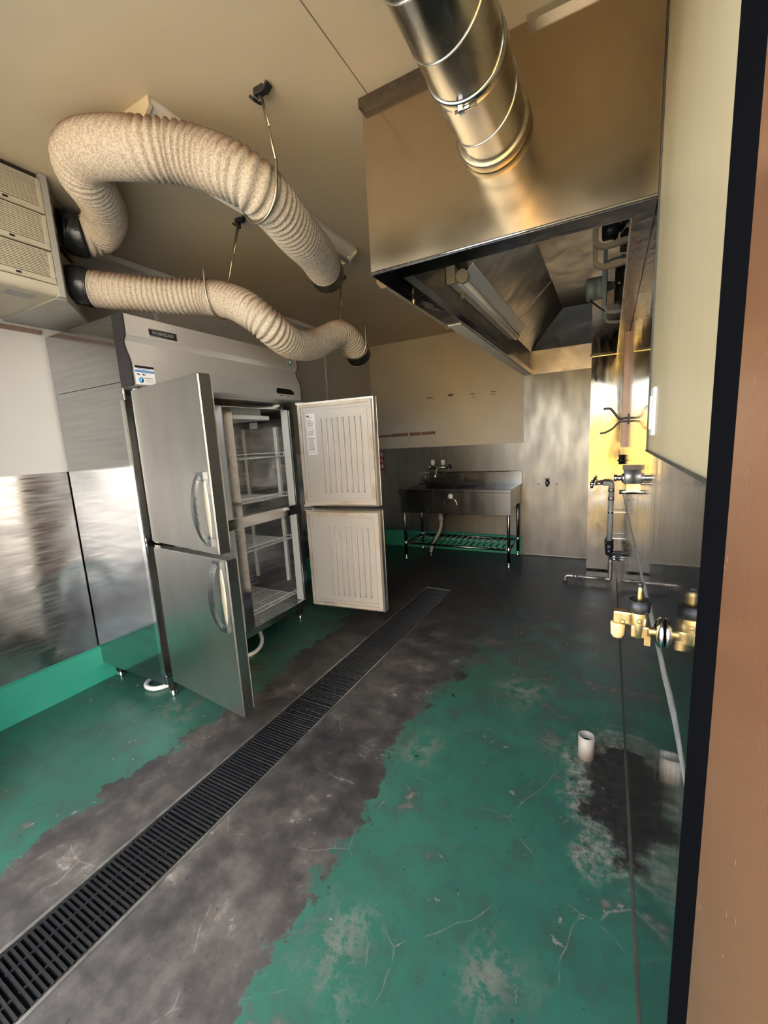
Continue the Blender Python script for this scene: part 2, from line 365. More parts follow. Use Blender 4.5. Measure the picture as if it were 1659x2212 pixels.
def text_mesh(body, size, origin, xdir, ydir, depth=.0006, align='CENTER', bold=0):
    cu = bpy.data.curves.new('lettering', 'FONT'); cu.body = body; cu.size = size; cu.extrude = depth; cu.align_x = align; cu.align_y = 'CENTER'; cu.offset = bold
    cu.resolution_u = 3
    o = bpy.data.objects.new('tmp_text', cu); COL.objects.link(o)
    dg = bpy.context.evaluated_depsgraph_get(); me = bpy.data.meshes.new_from_object(o.evaluated_get(dg))
    xd, yd = Vector(xdir).normalized(), Vector(ydir).normalized(); zd = xd.cross(yd); og = Vector(origin)
    mb = MB(); mb.add([og+xd*v.co.x+yd*v.co.y+zd*v.co.z for v in me.vertices], [tuple(p.vertices) for p in me.polygons])
    bpy.data.objects.remove(o); bpy.data.meshes.remove(me); bpy.data.curves.remove(cu); return mb

# ------------------------------------------------------------------ the setting
XL, XR, YB, ZC = -2.637, .103, 4.68, 2.471
YH, XH, ZH = 1.461, -.793, 1.915           # exhaust hood front plane, left edge, lower rim
ZW = 1.24
DX0, DX1, DY1 = -1.415, -1.180, 3.33       # drain trench
YF0, YF1 = .10, .34                        # front wall with the doorway
mb = MB()
mb.box(XL-.1, DX0, -.3, YB+.1, -.12, 0); mb.box(DX1, XR+.3, -.3, YB+.1, -.12, 0); mb.box(DX0, DX1, DY1, YB+.1, -.12, 0)
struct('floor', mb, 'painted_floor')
c = struct('ceiling', MB().box(XL-.1, XR+.1, -.1, YB+.1, ZC, ZC+.1), 'ceiling_cream')
obj('seam', MB().box(-.757, -.754, .3, YH-.02, ZC-.0008, ZC+.001), 'stain', c)
wl_ = struct('wall_left', MB().box(XL-.1, XL, YF0, YB+.1, 0, ZC), 'cream_left')
for i, (a, b_) in enumerate(((YF1, 2.6), (2.602, YB))):
    obj('steel_panel', MB().box(XL, XL+.004, a, b_, .2, ZW), 'steel_left', wl_)
obj('joint_strip', MB().rbox(XL, XL+.012, 3.728, 3.752, ZW, ZC, .003), 'white_plastic', wl_)
obj('joint_strip', MB().rbox(XL, XL+.012, 1.86, 1.884, ZW, ZC, .003), 'white_plastic', wl_)
wb = struct('wall_back', MB().box(XL-.1, XR+.1, YB, YB+.1, 0, ZC), 'cream_back')
for a, b_ in ((XL, -1.74), (-1.737, XH)):
    obj('steel_panel', MB().box(a, b_, YB-.004, YB, .0, 1.23), 'steel_back', wb)
obj('steel_panel', MB().box(XH, XR, YB-.012, YB, .012, ZC), 'steel_back', wb)
obj('joint_strip', MB().box(XH-.004, XH+.008, YB-.016, YB, 0, ZH), 'steel_back', wb)
for x, z, w, h in ((-1.86, 1.80, .10, .008), (-1.84, 1.785, .13, .006), (-1.60, 1.80, .08, .028), (-1.35, 1.79, .08, .008), (-1.34, 1.765, .05, .006), (-1.33, 1.745, .03, .006), (-1.12, 1.79, .07, .007), (-1.12, 1.765, .06, .007)):
    obj('scuff', MB().prism([(x-w/2, z), (x-w*.2, z+h/2), (x+w*.3, z+h*.5), (x+w/2, z+h*.1), (x+w*.2, z-h/2), (x-w*.3, z-h*.4)], YB-.0008, YB+.002, 'y'), 'stain', wb)
wr = struct('wall_right', MB().box(XR, XR+.1, YF1, YB+.1, 0, ZC), 'cream_right')
obj('steel_panel', MB().box(XR-.004, XR, .50, YH, .0, ZW), 'steel_right', wr)
obj('steel_panel', MB().box(XR-.004, XR, YH, YB, .0, ZC), 'steel_right', wr)
obj('edge_trim', MB().box(XR-.007, XR-.003, .556, YH, ZW-.002, ZW+.002), 'joint_grime', wr)
obj('edge_trim', MB().box(XR-.005, XR, YH-.003, YH+.002, ZW, ZC), 'joint_grime', wr)
wf = struct('wall_front', MB().box(XL-.1, -2.0, YF0, YF1, 0, ZC), 'cream_left')
obj('steel_panel', MB().box(XL, -2.0, YF1, YF1+.004, .2, ZW), 'steel_left', wf)
obj('lintel', MB().box(-2.0, XR+.3, YF0, YF1, 2.3, ZC+.1), 'cream_left', wf)
struct('wall_pillar', MB().box(-.145, XR-.002, 4.02, YB-.01, 0.0, 1.93), 'steel_pillar')
struct('wall_pillar_cover', MB().box(-.150, XR-.002, 4.05, YB-.01, 1.93, ZC), 'steel_pillar')
mbj = MB().box(-.155, .08, 4.0, 4.03, 1.915, 1.935)
struct('trim_1', mbj, 'steel_polished')
# green upstand along the left wall and behind the sink, sloped top
struct('baseboard_left', MB().prism([(XL, 0), (XL+.03, 0), (XL+.022, .2), (XL+.004, .208), (XL, .208)], YF1, YB-.03, 'y'), 'green_skirt')
struct('baseboard_back', MB().prism([(YB-.03, 0), (YB-.004, 0), (YB-.004, .208), (YB-.022, .2)], XL, XH-.02, 'x'), 'green_skirt')
struct('trim_2', MB().rbox(XL, XL+.055, 1.42, 3.55, ZC-.035, ZC-.0005, .006), 'white_plastic')
# brown doorway frame and the black gasket beyond it
struct('baseboard_right', MB().prism([(XR-.009, 0), (XR-.004, 0), (XR-.004, .009), (XR-.006, .007)], .36, 4.0, 'y'), 'joint_grime')
fr = thing('door_frame', 'glossy brown painted steel doorway frame with scratches at the right edge', 'door frame', (.12, .2, 0))
obj('jamb', MB().rbox(.0735, .34, .02, .36, 0, 2.3, .004), 'brown_paint', fr)
plabel(obj('gasket', MB().box(.0935, .103, .36, .553, 0, 2.47), 'black_matte', fr), 'black rubber gasket strip')
# outside the view; ochre wall and grey fence added for their reflections in steel
struct('ground_outside', MB().box(-14, 14, -16, -.3, -.14, -.02), 'asphalt')
bw = tag(obj('reflection_wall', MB().box(-1.1, 1.6, -4.6, -4.45, -.02, 1.85), 'ochre_wall'), 'ochre wall added out of view for the yellow reflection in the steel pillar', 'wall')
tag(obj('reflection_fence', MB().box(-9, -1.15, -4.6, -4.5, -.02, 1.75), 'grey_plastic'), 'grey fence added out of view beside the ochre wall for a dimmer steel reflection', 'fence')
tag(obj('neighbour_house', MB().prism([(2.2, -.02), (9, -.02), (9, 3.6), (5.6, 4.9), (2.2, 3.6)], -9, -5.5, 'y'), 'white_render'), 'white gabled house across the yard, seen in reflections', 'house')

# ------------------------------------------------------------------ floor drain with grating
dr = thing('floor_drain', 'long narrow floor drain trough with pale metal edges', 'drain', ((DX0+DX1)/2, 1.6, -.1))
t = MB(); t.box(DX0, DX1, -.3, DY1, -.118, -.105); t.box(DX0, DX0+.004, -.3, DY1, -.105, -.002); t.box(DX1-.004, DX1, -.3, DY1, -.105, -.002); t.box(DX0, DX1, DY1-.004, DY1, -.105, -.002)
obj('channel', t, 'trench_dark', dr)
for xa in (DX0, DX1-.011): obj('edge_rail', MB().rbox(xa, xa+.011, -.28, DY1, -.03, .0035, .0015), 'drain_edge', dr)
obj('edge_rail', MB().rbox(DX0+.011, DX1-.011, DY1-.011, DY1, -.03, .0035, .0015), 'drain_edge', dr)
slat = None; gi = 0
ystart = [DY1-.013-.508*(k+1) for k in range(7)]
where = ['farthest section by the sink', 'second section from the sink', 'section level with the open far fridge doors', 'section passing the lower fridge door', 'section in front of the near fridge foot', 'second section from the camera', 'nearest section cut by the frame edge']
for k, ys in enumerate(ystart):
    g = thing('drain_grating', 'black slotted grating, '+where[k], 'grating', (DX0+.013, ys, 0), 'grating sections along the floor drain')
    rails = MB()
    for xx in (DX0+.013, DX1-.021): rails.box(xx, xx+.008, ys+.002, ys+.504, -.022, -.002)
    for xx in (DX0+.075, DX0+.15): rails.box(xx, xx+.007, ys+.002, ys+.504, -.022, -.006)
    obj('side_rail', rails, 'iron_grate', g)
    n = 34
    for i in range(n):
        yy = ys+.004+i*.01486
        if slat is None:
            bm = MB().prism([(yy, -.022), (yy+.007, -.022), (yy+.0082, -.004), (yy+.0068, -.0005), (yy+.0014, -.0005), (yy, -.004)], DX0+.018, DX1-.018, 'x')
            slat = obj('slat', bm, 'iron_grate', g); slat_y = yy-ys
        else:
            s2 = slat.copy(); COL.objects.link(s2); s2.parent = g; s2.location = (0, yy-ys-slat_y, random.uniform(-.0012, .0008)); s2.rotation_euler = (0, random.uniform(-.006, .006), random.uniform(-.006, .006))

# ------------------------------------------------------------------ exhaust hood
ZT2 = ZC-.002
hd = thing('exhaust_hood', 'large box exhaust hood of brownish stainless steel hung from the ceiling', 'exhaust hood', (-.35, 3.0, ZH))
obj('front_panel', MB().box(XH, XR-.006, YH, YH+.012, ZH+.012, ZT2), 'steel_hood_outer', hd)
obj('left_panel', MB().box(XH, XH+.010, YH+.012, YB-.014, ZH+.012, ZT2), 'steel_hood_outer', hd)
obj('rim', MB().box(XH, XR-.006, YH, YH+.085, ZH, ZH+.012), 'steel_hood_rim', hd)
obj('rim', MB().box(XH, XH+.085, YH+.085, YB-.014, ZH, ZH+.012), 'steel_hood_rim', hd)
obj('rim', MB().box(XR-.062, XR-.006, YH+.085, 4.0, ZH, ZH+.012), 'steel_hood_rim', hd)
lip = MB(); lip.box(XH+.085, XR-.062, YH+.085, YH+.089, ZH, ZH+.035)
obj('lip', lip, 'steel_polished', hd)
obj('lip', MB().box(XH+.085, XH+.089, YH+.089, YB-.014, ZH, ZH+.035), 'steel_polished', hd)
obj('lip', MB().box(XR-.066, XR-.062, YH+.089, 4.0, ZH, ZH+.035), 'steel_polished', hd)
obj('edge_bead', MB().cyl((XH, YH-.002, ZH+.006), (XR-.006, YH-.002, ZH+.006), .004, 8), 'steel_polished', hd)
# inner lining: vertical left board, left slope in sheets, back slope, flat top
xs0, zs0, xs1, zs1 = -.735, 2.145, -.42, 2.45
ysl = [1.476, 2.15, 2.85, 3.62, 4.66]
def bx_(t): return xs0+(xs1-xs0)*t, zs0+(zs1-zs0)*t
for i in range(4):
    a, b_ = ysl[i], ysl[i+1]
    y1b = b_ if i < 3 else 4.44
    obj('slope_sheet', MB().quad((xs0, a, zs0), (xs0, b_, zs0), (xs1, y1b, zs1), (xs1, a, zs1), .003+.004*(i % 2)), 'steel_hood_inner', hd)
obj('side_board', MB().box(xs0-.004, xs0, 1.476, 4.66, ZH+.012, zs0), 'steel_hood_inner', hd)
obj('back_slope', MB().quad((xs0, 4.66, zs0), (-.145, 4.66, zs0), (-.145, 4.44, zs1), (xs1, 4.44, zs1), .003), 'steel_hood_inner', hd)
for a, b_ in ((1.476, 2.55), (2.55, 3.55), (3.55, 4.44)):
    obj('top_sheet', MB().box(xs1, XR-.006, a, b_-.002, zs1, zs1+.004+.003*random.random()), 'steel_hood_inner', hd)
obj('front_lining', MB().box(xs0, XR-.006, 1.474, 1.478, ZH+.04, zs1), 'steel_hood_inner', hd)
obj('back_strip', MB().box(xs0, -.15, YB-.016, YB-.012, ZH, zs0), 'steel_hood_inner', hd)
plabel(obj('ceiling_channel', MB().prism([(YH-.028, ZC-.03), (YH, ZC-.03), (YH, ZC-.001), (YH-.028, ZC-.001)], XH, -.42, 'x'), 'dark_metal', hd), 'dark steel channel at the ceiling')
plabel(obj('ceiling_channel', MB().prism([(YH-.020, ZC-.02), (YH, ZC-.02), (YH, ZC-.001), (YH-.020, ZC-.001)], -.24, .02, 'x'), 'galvanized', hd), 'bent bright metal edge')
for px, py in ((-.755, 1.76),):
    obj('bolt', MB().cyl((px, py, ZH-.035), (px, py, ZH), .005, 10).cyl((px, py, ZH-.02), (px, py, ZH-.012), .009, 8), 'brass', hd)
plabel(obj('patch_foil', MB().prism([(-.765, 1.86), (-.74, 1.83), (-.72, 1.9), (-.735, 1.95), (-.715, 2.02), (-.75, 2.0), (-.77, 1.93)], ZH-.0015, ZH, 'z'), 'steel_polished', hd), 'crumpled bright foil patch')
plabel(obj('patch_strip', MB().box(XH+.002, XH+.075, 2.30, 4.62, ZH-.004, ZH), 'white_plastic', hd), 'pale edge strip under the left rim')

# ------------------------------------------------------------------ spiral exhaust duct
du = thing('spiral_duct', 'shiny galvanized spiral duct running from the ceiling into the hood panel', 'duct', (-.335, .9, 2.1))
DXc, DZc, DR = -.338, 2.225, .098
mb = MB(); mb.cyl((DXc, .30, DZc), (DXc, YH, DZc), DR, 56, False)
obj('pipe', mb, 'galvanized', du)
pitch = .155
path = []; nst = 460
for i in range(nst):
    t_ = i/(nst-1); y = .34+t_*(1.40-.34); a = -2*PI*(y-.34)/pitch+.9
    path.append((DXc+math.cos(a)*(DR+.0008), y, DZc+math.sin(a)*(DR+.0008)))
obj('spiral_seam', MB().tube(path, .0022, 6), 'steel_polished', du)
def ring(y0, y1, r, m, nm):
    return obj(nm, MB().lathe((DXc, 0, DZc), (0, 1, 0), [(y0, DR-.002), (y0, r), (y0+.004, r+.002), ((y0+y1)/2, r+.0015), (y1-.004, r+.002), (y1, r), (y1, DR-.002)], 56), m, du)
ring(1.155, 1.185, DR+.003, 'galvanized', 'clamp_band')
obj('clamp_screw', MB().cyl((DXc-.03, 1.17, DZc-DR-.010), (DXc+.025, 1.17, DZc-DR-.008), .005, 10).box(DXc-.02, DXc-.008, 1.16, 1.18, DZc-DR-.016, DZc-DR), 'chrome', du)
ring(1.425, 1.461, DR+.010, 'zinc_rod', 'flange')

# ------------------------------------------------------------------ flexible fabric ducts
def hose(name, label, pts, r, pitch, loc, cuffs):
    root = thing(name, label, 'flexible duct', loc)
    P = spline(pts, 40)
    # resample by arc length
    L = [0]
    for a, b_ in zip(P, P[1:]): L.append(L[-1]+(b_-a).length)
    tot = L[-1]; n = int(tot/pitch*6); Q = []; j = 0
    for i in range(n+1):
        s_ = tot*i/n
        while j < len(L)-2 and L[j+1] < s_: j += 1
        f = (s_-L[j])/max(1e-9, L[j+1]-L[j]); Q.append(P[j].lerp(P[j+1], f))
    seg = 44; T = [(Q[min(i+1, n)]-Q[max(i-1, 0)]).normalized() for i in range(n+1)]
    u = T[0].cross(Vector((0, 0, 1))).normalized(); vs = []; fs = []; fr_ = []
    for i in range(n+1):
        u = (u-T[i]*u.dot(T[i])).normalized(); w = T[i].cross(u); fr_.append((u.copy(), w.copy()))
        for k in range(seg):
            t_ = 2*PI*k/seg; ph = tot*i/n/pitch-k/seg
            tri = .5-.5*math.cos(2*PI*ph)
            rr = r*(1-.10+.14*tri**.75)
            vs.append(Q[i]+(u*math.cos(t_)+w*math.sin(t_))*rr)
    for i in range(n):
        for k in range(seg):
            k2 = (k+1) % seg; fs.append((i*seg+k, i*seg+k2, (i+1)*seg+k2, (i+1)*seg+k))
    obj('sleeve', MB().add(vs, fs, True), 'duct_fabric', root)
    def cuff(i0, i1, rr, nm, lab, extra0=None, extra1=None):
        pth = [Q[i] for i in range(i0, i1+1, 2)]
        if extra0: pth = [Vector(extra0)]+pth
        if extra1: pth = pth+[Vector(extra1)]
        return plabel(obj(nm, MB().tube(pth, rr, 40), 'black_rubber', root), lab)
    cuff(0, 14, r*1.06, 'collar', 'black taped collar at the unit', extra0=cuffs[0])
    k = n-cuffs[1]
    cuff(k, n-2, r*1.065, 'end_cuff', 'black taped end cuff')
    return root, Q
HR = .085
ZH1, ZH2 = 2.31, 2.12
hoseA_pts = [(-2.235, 1.209, 2.348), (-2.207, 1.244, 2.333), (-2.16, 1.297, 2.357), (-2.014, 1.252, 2.373), (-1.851, 1.13, 2.354), (-1.754, 1.031, 2.348), (-1.689, 0.988, 2.358), (-1.616, 0.981, 2.355), (-1.513, 0.986, 2.329), (-1.392, 1.015, 2.301), (-1.305, 1.078, 2.294), (-1.228, 1.122, 2.269), (-1.139, 1.156, 2.224), (-1.087, 1.206, 2.186), (-1.09, 1.31, 2.167), (-1.137, 1.487, 2.157), (-1.218, 1.719, 2.178), (-1.324, 1.959, 2.184)]
hoseB_pts = [(-2.218, 1.207, 2.109), (-2.182, 1.248, 2.1), (-2.062, 1.333, 2.081), (-1.905, 1.466, 2.069), (-1.775, 1.563, 2.063), (-1.632, 1.588, 2.017), (-1.513, 1.597, 1.944), (-1.47, 1.668, 1.88), (-1.499, 1.835, 1.852), (-1.542, 2.052, 1.883), (-1.555, 2.24, 1.955), (-1.541, 2.379, 2.013), (-1.534, 2.504, 1.985), (-1.564, 2.641, 1.908)]
HA, QA = hose('flexible_duct', 'upper tan ribbed flexible duct looping out toward the camera', hoseA_pts, HR, .0245, (-1.4, 1.2, 2.2), ((-2.245, 1.19, 2.350), 26))
HB, QB = hose('flexible_duct', 'lower tan ribbed flexible duct sagging over the refrigerator', hoseB_pts, .079, .0225, (-1.8, 2.0, 2.0), ((-2.24, 1.187, 2.112), 20))

def hanger(label, top, path, bracket=True, group='wire hangers for the flexible ducts'):
    h = thing('duct_hanger', label, 'hanger', top, group)
    p0 = Vector(path[0]); tv = Vector(top); mid = tv.lerp(p0, .55)+Vector((.006, 0, 0))
    obj('rod', MB().tube([top]+path[:1], .0042, 8).tube([tv+Vector((.006, 0, -.02)), mid], .0035, 8), 'zinc_rod', h)
    obj('cradle', MB().tube(spline(path, 8), .0052, 8), 'zinc_rod', h)
    b_ = MB(); x, y, z = top
    b_.rbox(x-.018, x+.022, y-.012, y+.012, z-.022, z, .003); b_.obox((x-.026, y, z-.024), (.8, 0, -.6), (0, 1, 0), (.6, 0, .8), .012, .012, .004)
    b_.obox((x+.032, y, z-.012), (.8, 0, .6), (0, 1, 0), (-.6, 0, .8), .014, .012, .005); b_.cyl((x, y, z-.045), (x, y, z-.02), .009, 10)
    obj('ceiling_clip', b_, 'black_plastic', h)
    return h

# ------------------------------------------------------------------ air conditioner
ac = thing('air_conditioner', 'beige ceiling-hung air conditioner with louvred grille at upper left', 'air conditioner', (-2.35, .7, 1.99))
AY0 = .2
plan = [(XL+.01, AY0), (-2.11, AY0), (-2.11, 1.045), (-2.40, 1.30), (XL+.01, 1.30)]
plan2 = [(XL+.01, AY0), (-2.10, AY0), (-2.10, 1.095), (-2.39, 1.322), (-2.535, 1.322), (XL+.01, 1.322)]
obj('casing', MB().prism(plan, 2.03, ZC-.004, 'z'), 'ac_steel', ac)
obj('underside', MB().prism([(XL+.01, AY0), (-2.14, AY0), (-2.14, 1.045), (XL+.01, 1.045)], 2.0, 2.03, 'z'), 'ac_plastic', ac)
# end cap: grey plastic wedge below the duct plate
obj('end_cap', MB().prism([(XL+.01, 1.047), (-2.12, 1.047), (-2.12, 1.09), (-2.39, 1.322), (-2.535, 1.322), (XL+.01, 1.322)], 1.990, 2.03, 'z'), 'grey_plastic', ac)
obj('corner_post', MB().prism([(-2.14, 1.047), (-2.085, 1.047), (-2.085, 1.07), (-2.12, 1.095), (-2.14, 1.095)], 1.995, ZC-.004, 'z'), 'grey_plastic', ac)
zz = [(2.040, 2.165), (2.172, 2.305), (2.312, 2.440)]
for a, b_ in zz:
    p = obj('grille_panel', MB().rbox(-2.11, -2.094, AY0, 1.045, a, b_, .003), 'ac_line', ac)
    fm = MB(); fm.rbox(-2.10, -2.086, AY0, 1.045, a, a+.022, .002); fm.rbox(-2.10, -2.086, 1.028, 1.045, a+.022, b_, .002); fm.rbox(-2.10, -2.086, AY0, 1.028, b_-.006, b_, .002)
    obj('panel_frame', fm, 'ac_plastic', p)
    lo = a+.025; nl = 15; st_z = (b_-.006-lo)/nl
    for i in range(nl):
        z = lo+i*st_z
        obj('louvre', MB().prism([(-2.095, z), (-2.087, z+.0005), (-2.087, z+st_z*.66), (-2.095, z+st_z*.72)], AY0, 1.028, 'y'), 'ac_plastic', p)
    obj('latch', MB().rbox(-2.09, -2.083, .905, .922, a+.008, a+.016, .001), 'black_plastic', p)
    obj('pull_edge', MB().rbox(-2.088, -2.083, .80, .98, a+.002, a+.006, .001), 'ac_plastic', p)
lipm = MB(); pr = []
for i in range(9):
    t_ = PI/2*i/8; pr.append((-2.12+.034*math.cos(t_)*1.0, 2.034-.036*math.sin(t_)))
pr = [(-2.12, 2.036), (-2.086, 2.036)]+pr[1:]+[(-2.16, 1.998), (-2.16, 2.01)]
obj('front_lip', lipm.prism(pr, AY0, 1.047, 'y'), 'ac_plastic', ac)
plabel(obj('rating_label', MB().box(-2.23, -2.16, .90, 1.0, 1.9985, 2.0), 'print_grey', ac), 'faded grey rating label')
nrm = Vector((.66, .75, 0)).normalized(); tan = Vector((-nrm.y, nrm.x, 0))
for zc_, off in ((2.35, 0), (2.115, .0)):
    cpt = Vector((-2.255, 1.1725, zc_))
    obj('duct_flange', MB().obox(cpt+nrm*.012, nrm, tan, (0, 0, 1), .006, .105, .1), 'zinc_rod', ac)
struct('trim_3', MB().box(XL, XL+.02, YF1, 1.2, 1.955, 1.975), 'strip_brown')

# ------------------------------------------------------------------ hangers (after the ducts they carry)
def cradle_pts(c, r, tdir, side=1):
    c = Vector(c); t_ = Vector(tdir).normalized(); s_ = t_.cross(Vector((0, 0, 1))).normalized()*side; out = []
    for i in range(9):
        a = i/8*PI*1.12
        out.append(tuple(c+s_*math.cos(a)*(r+.012)+Vector((0, 0, -1))*math.sin(a)*(r+.016)))
    return out
def near_y(Q, y, lo=0):
    return min(range(lo, len(Q)), key=lambda i: abs(Q[i].y-y))
def near_xy(Q, x, y): return min(range(6, len(Q)-6), key=lambda i: (Q[i].x-x)**2+(Q[i].y-y)**2)
ia = near_xy(QA, -1.145, 1.23); ca = QA[ia]; ta = QA[ia+4]-QA[ia-4]
pa = cradle_pts(ca, HR, ta, 1)
if pa[0][0] < ca.x: pa = cradle_pts(ca, HR, ta, -1)
hanger('wire hanger under the upper duct, nearest the camera', (-1.044, 1.224, ZC), [(pa[0][0]+.004, pa[0][1], pa[0][2]+.05)]+pa)
def lower_hanger(label, top, x, y):
    i = near_xy(QB, x, y); c_ = QB[i]; t_ = QB[i+4]-QB[i-4]; p = cradle_pts(c_, .079, t_, 1)
    if (Vector(p[0])-Vector(top)).length > (Vector(p[-1])-Vector(top)).length: p = p[::-1]
    hanger(label, top, [(p[0][0], p[0][1], p[0][2]+.06)]+p+[(p[-1][0], p[-1][1], p[-1][2]+.11)])
lower_hanger('wire hanger holding the lower duct above the refrigerator', (-1.698, 1.744, ZC), -1.72, 1.58)
lower_hanger('far wire hanger at the drooping end of the lower duct', (-1.698, 2.67, ZC), -1.58, 2.52)

# ------------------------------------------------------------------ lamps
def batten(name, label, x, y0, y1, ztop, w, tubes, group, frac=True):
    L = thing(name, label, 'light fixture', (x, (y0+y1)/2, ztop-.09), group)
    obj('housing', MB().prism([(x-w/2, ztop), (x+w/2, ztop), (x+w/2, ztop-.018), (x+w*.16, ztop-.062), (x-w*.16, ztop-.062), (x-w/2, ztop-.018)], y0+.012, y1-.012, 'y'), 'lamp_white', L)
    for yy in (y0, y1-.012):
        obj('end_plate', MB().prism([(x-w/2-.003, ztop), (x+w/2+.003, ztop), (x+w/2+.003, ztop-.03), (x+w*.2, ztop-.075), (x-w*.2, ztop-.075), (x-w/2-.003, ztop-.03)], yy, yy+.012, 'y'), 'beige_plastic', L)
    for s_ in tubes:
        obj('holder', MB().rbox(x+s_-.012, x+s_+.012, y0+.012, y0+.03, ztop-.09, ztop-.02, .003), 'white_plastic', L)
        obj('holder', MB().rbox(x+s_-.012, x+s_+.012, y1-.03, y1-.012, ztop-.09, ztop-.02, .003), 'white_plastic', L)
        obj('lamp_tube', MB().cyl((x+s_, y0+.03, ztop-.078), (x+s_, y1-.03, ztop-.078), .0135, 16), 'lamp_white', L)
    return L
batten('ceiling_lamp', 'white ceiling strip lamp partly hidden above the upper flexible duct', -1.47, 1.05, 2.36, ZC-.0005, .20, (-.05, .05), 'ceiling strip lamps')
batten('ceiling_lamp', 'slim beige ceiling strip lamp beside the hood near the back wall', -1.45, 2.85, 4.25, ZC-.0005, .11, (), 'ceiling strip lamps')
hl = thing('hood_lamp', 'twin white reflector strip lamp fixed inside the exhaust hood', 'light fixture', (-.68, 2.9, 2.05))
lx0, lx1, ly0, ly1, lz = -.733, -.62, 2.15, 3.62, 2.09
obj('housing', MB().rbox(lx0, lx0+.045, ly0, ly1, lz-.02, lz+.05, .006), 'lamp_white', hl)
obj('reflector', MB().prism([(lx0+.045, lz-.03), (lx0+.052, lz-.034), (lx0+.085, lz+.004), (lx0+.078, lz+.008)], ly0+.02, ly1, 'y'), 'white_enamel', hl)
obj('reflector', MB().prism([(lx0+.080, lz+.000), (lx0+.085, lz+.006), (lx0+.135, lz+.045), (lx0+.130, lz+.055)], ly0, ly1-.05, 'y'), 'white_enamel', hl)
obj('end_block', MB().rbox(lx0, lx0+.045, ly0-.03, ly0, lz-.03, lz+.05, .003), 'beige_plastic', hl)
obj('end_block', MB().cyl((lx0+.075, ly0-.015, lz+.0), (lx0+.075, ly0+.02, lz+.0), .03, 18), 'beige_plastic', hl)
obj('lamp_tube', MB().cyl((lx0+.075, ly0+.02, lz-.012), (lx0+.075, ly1-.03, lz-.012), .013, 16), 'white_enamel', hl)
obj('knob', MB().cyl((lx0+.02, ly0+.18, lz-.045), (lx0+.02, ly0+.18, lz-.02), .012, 14), 'beige_plastic', hl)

# ------------------------------------------------------------------ refrigerator
FX0, FXB, FXF = -2.622, -2.019, -1.922
FY0, FY1 = 1.213, 2.413; FZ0, FZ1 = .104, 1.943
ZP = 1.626; ZM0, ZM1 = .822, .893
fg = thing('refrigerator', 'tall stainless four-door commercial refrigerator standing with all doors open', 'refrigerator', ((FX0+FXB)/2, 1.813, 0))
obj('side_panel', MB().box(FX0, FXB, FY0, FY0+.05, FZ0, ZP+.022), 'steel_fridge_side', fg)
obj('side_panel', MB().box(FX0, FXB, FY1-.05, FY1, FZ0, ZP+.022), 'steel_fridge_side', fg)
obj('back_panel', MB().box(FX0, FX0+.045, FY0+.05, FY1-.05, FZ0, ZP), 'steel_liner', fg)
obj('floor_panel', MB().box(FX0+.045, FXB, FY0+.05, FY1-.05, FZ0, FZ0+.045), 'steel_liner', fg)
obj('roof_panel', MB().box(FX0+.045, FXB, FY0+.05, FY1-.05, ZP-.055, ZP), 'steel_liner', fg)
obj('top_housing', MB().box(FX0, FXB, FY0, FY1, ZP+.025, FZ1), 'steel_fridge_side', fg)
# front frame
obj('sill', MB().rbox(FXB-.02, FXB+.004, FY0+.003, FY1-.003, FZ0, FZ0+.05, .003), 'steel_polished', fg)
obj('header', MB().rbox(FXB-.02, FXB+.004, FY0+.003, FY1-.003, ZP-.058, ZP, .003), 'steel_polished', fg)
obj('middle_rail', MB().rbox(FXB-.05, FXB+.004, FY0+.003, FY1-.003, ZM0, ZM1, .003), 'steel_polished', fg)
for a in (FY0-.003, FY1-.042): obj('front_stile', MB().rbox(FXB-.03, FXB+.003, a, a+.045, FZ0+.05, ZP-.058, .003), 'steel_polished', fg)
for a, b_ in ((FZ0+.05, ZM0), (ZM1, ZP-.058)):
    mu = obj('mullion', MB().rbox(FXB-.045, FXB+.004, 1.778, 1.852, a, b_, .003), 'steel_polished', fg)
    obj('breaker_strip', MB().box(FXB-.05, FXB-.008, 1.772, 1.778, a, b_), 'white_plastic', mu)
    obj('side_strip', MB().box(FXB-.06, FXB-.005, FY1-.056, FY1-.045, a, b_), 'white_plastic', fg)
# front cover with its S-shaped profile
prof = [(FXB, ZP), (FXF-.012, ZP), (FXF-.004, ZP+.006), (FXF-.004, ZP+.098)]
for i in range(7):
    t_ = i/6; prof.append((FXF-.004-.028*(3*t_*t_-2*t_**3), ZP+.10+.105*t_))
prof += [(FXF-.022, ZP+.215), (FXF-.016, ZP+.225), (FXF-.016, FZ1-.004), (FXF-.022, FZ1), (FXB, FZ1)]
prof[4:11] = [(FXF-.004+.0*i, ZP+.1) if i == 0 else (FXF-.004-.030*math.sin(PI/2*i/6)**1.5, ZP+.10+.100*i/6) for i in range(7)]
n0 = len(prof)
fc = obj('front_cover', MB().prism(prof, FY0+.004, FY1-.004, 'y'), 'steel_panel_satin', fg)
for a in (FY0-.001, FY1-.005): obj('cover_end', MB().prism([(FXB-.002, ZP-.002)]+[(p+.0015, q) for p, q in prof[1:-1]]+[(FXB-.002, FZ1+.001)], a, a+.006, 'y'), 'black_plastic', fc)
pl = obj('name_plate', MB().box(FXF-.017, FXF-.0125, 1.33, 1.475, ZP+.242, ZP+.268), 'print_black', fc)
obj('plate_frame', MB().box(FXF-.017, FXF-.0115, 1.328, 1.477, ZP+.268, ZP+.272).box(FXF-.017, FXF-.0115, 1.328, 1.477, ZP+.238, ZP+.242), 'chrome', pl)
obj('lettering', text_mesh('HOSHIZAKI', .0215, (FXF-.0123, 1.4025, ZP+.255), (0, 1, 0), (0, 0, 1)), 'print_grey', pl)
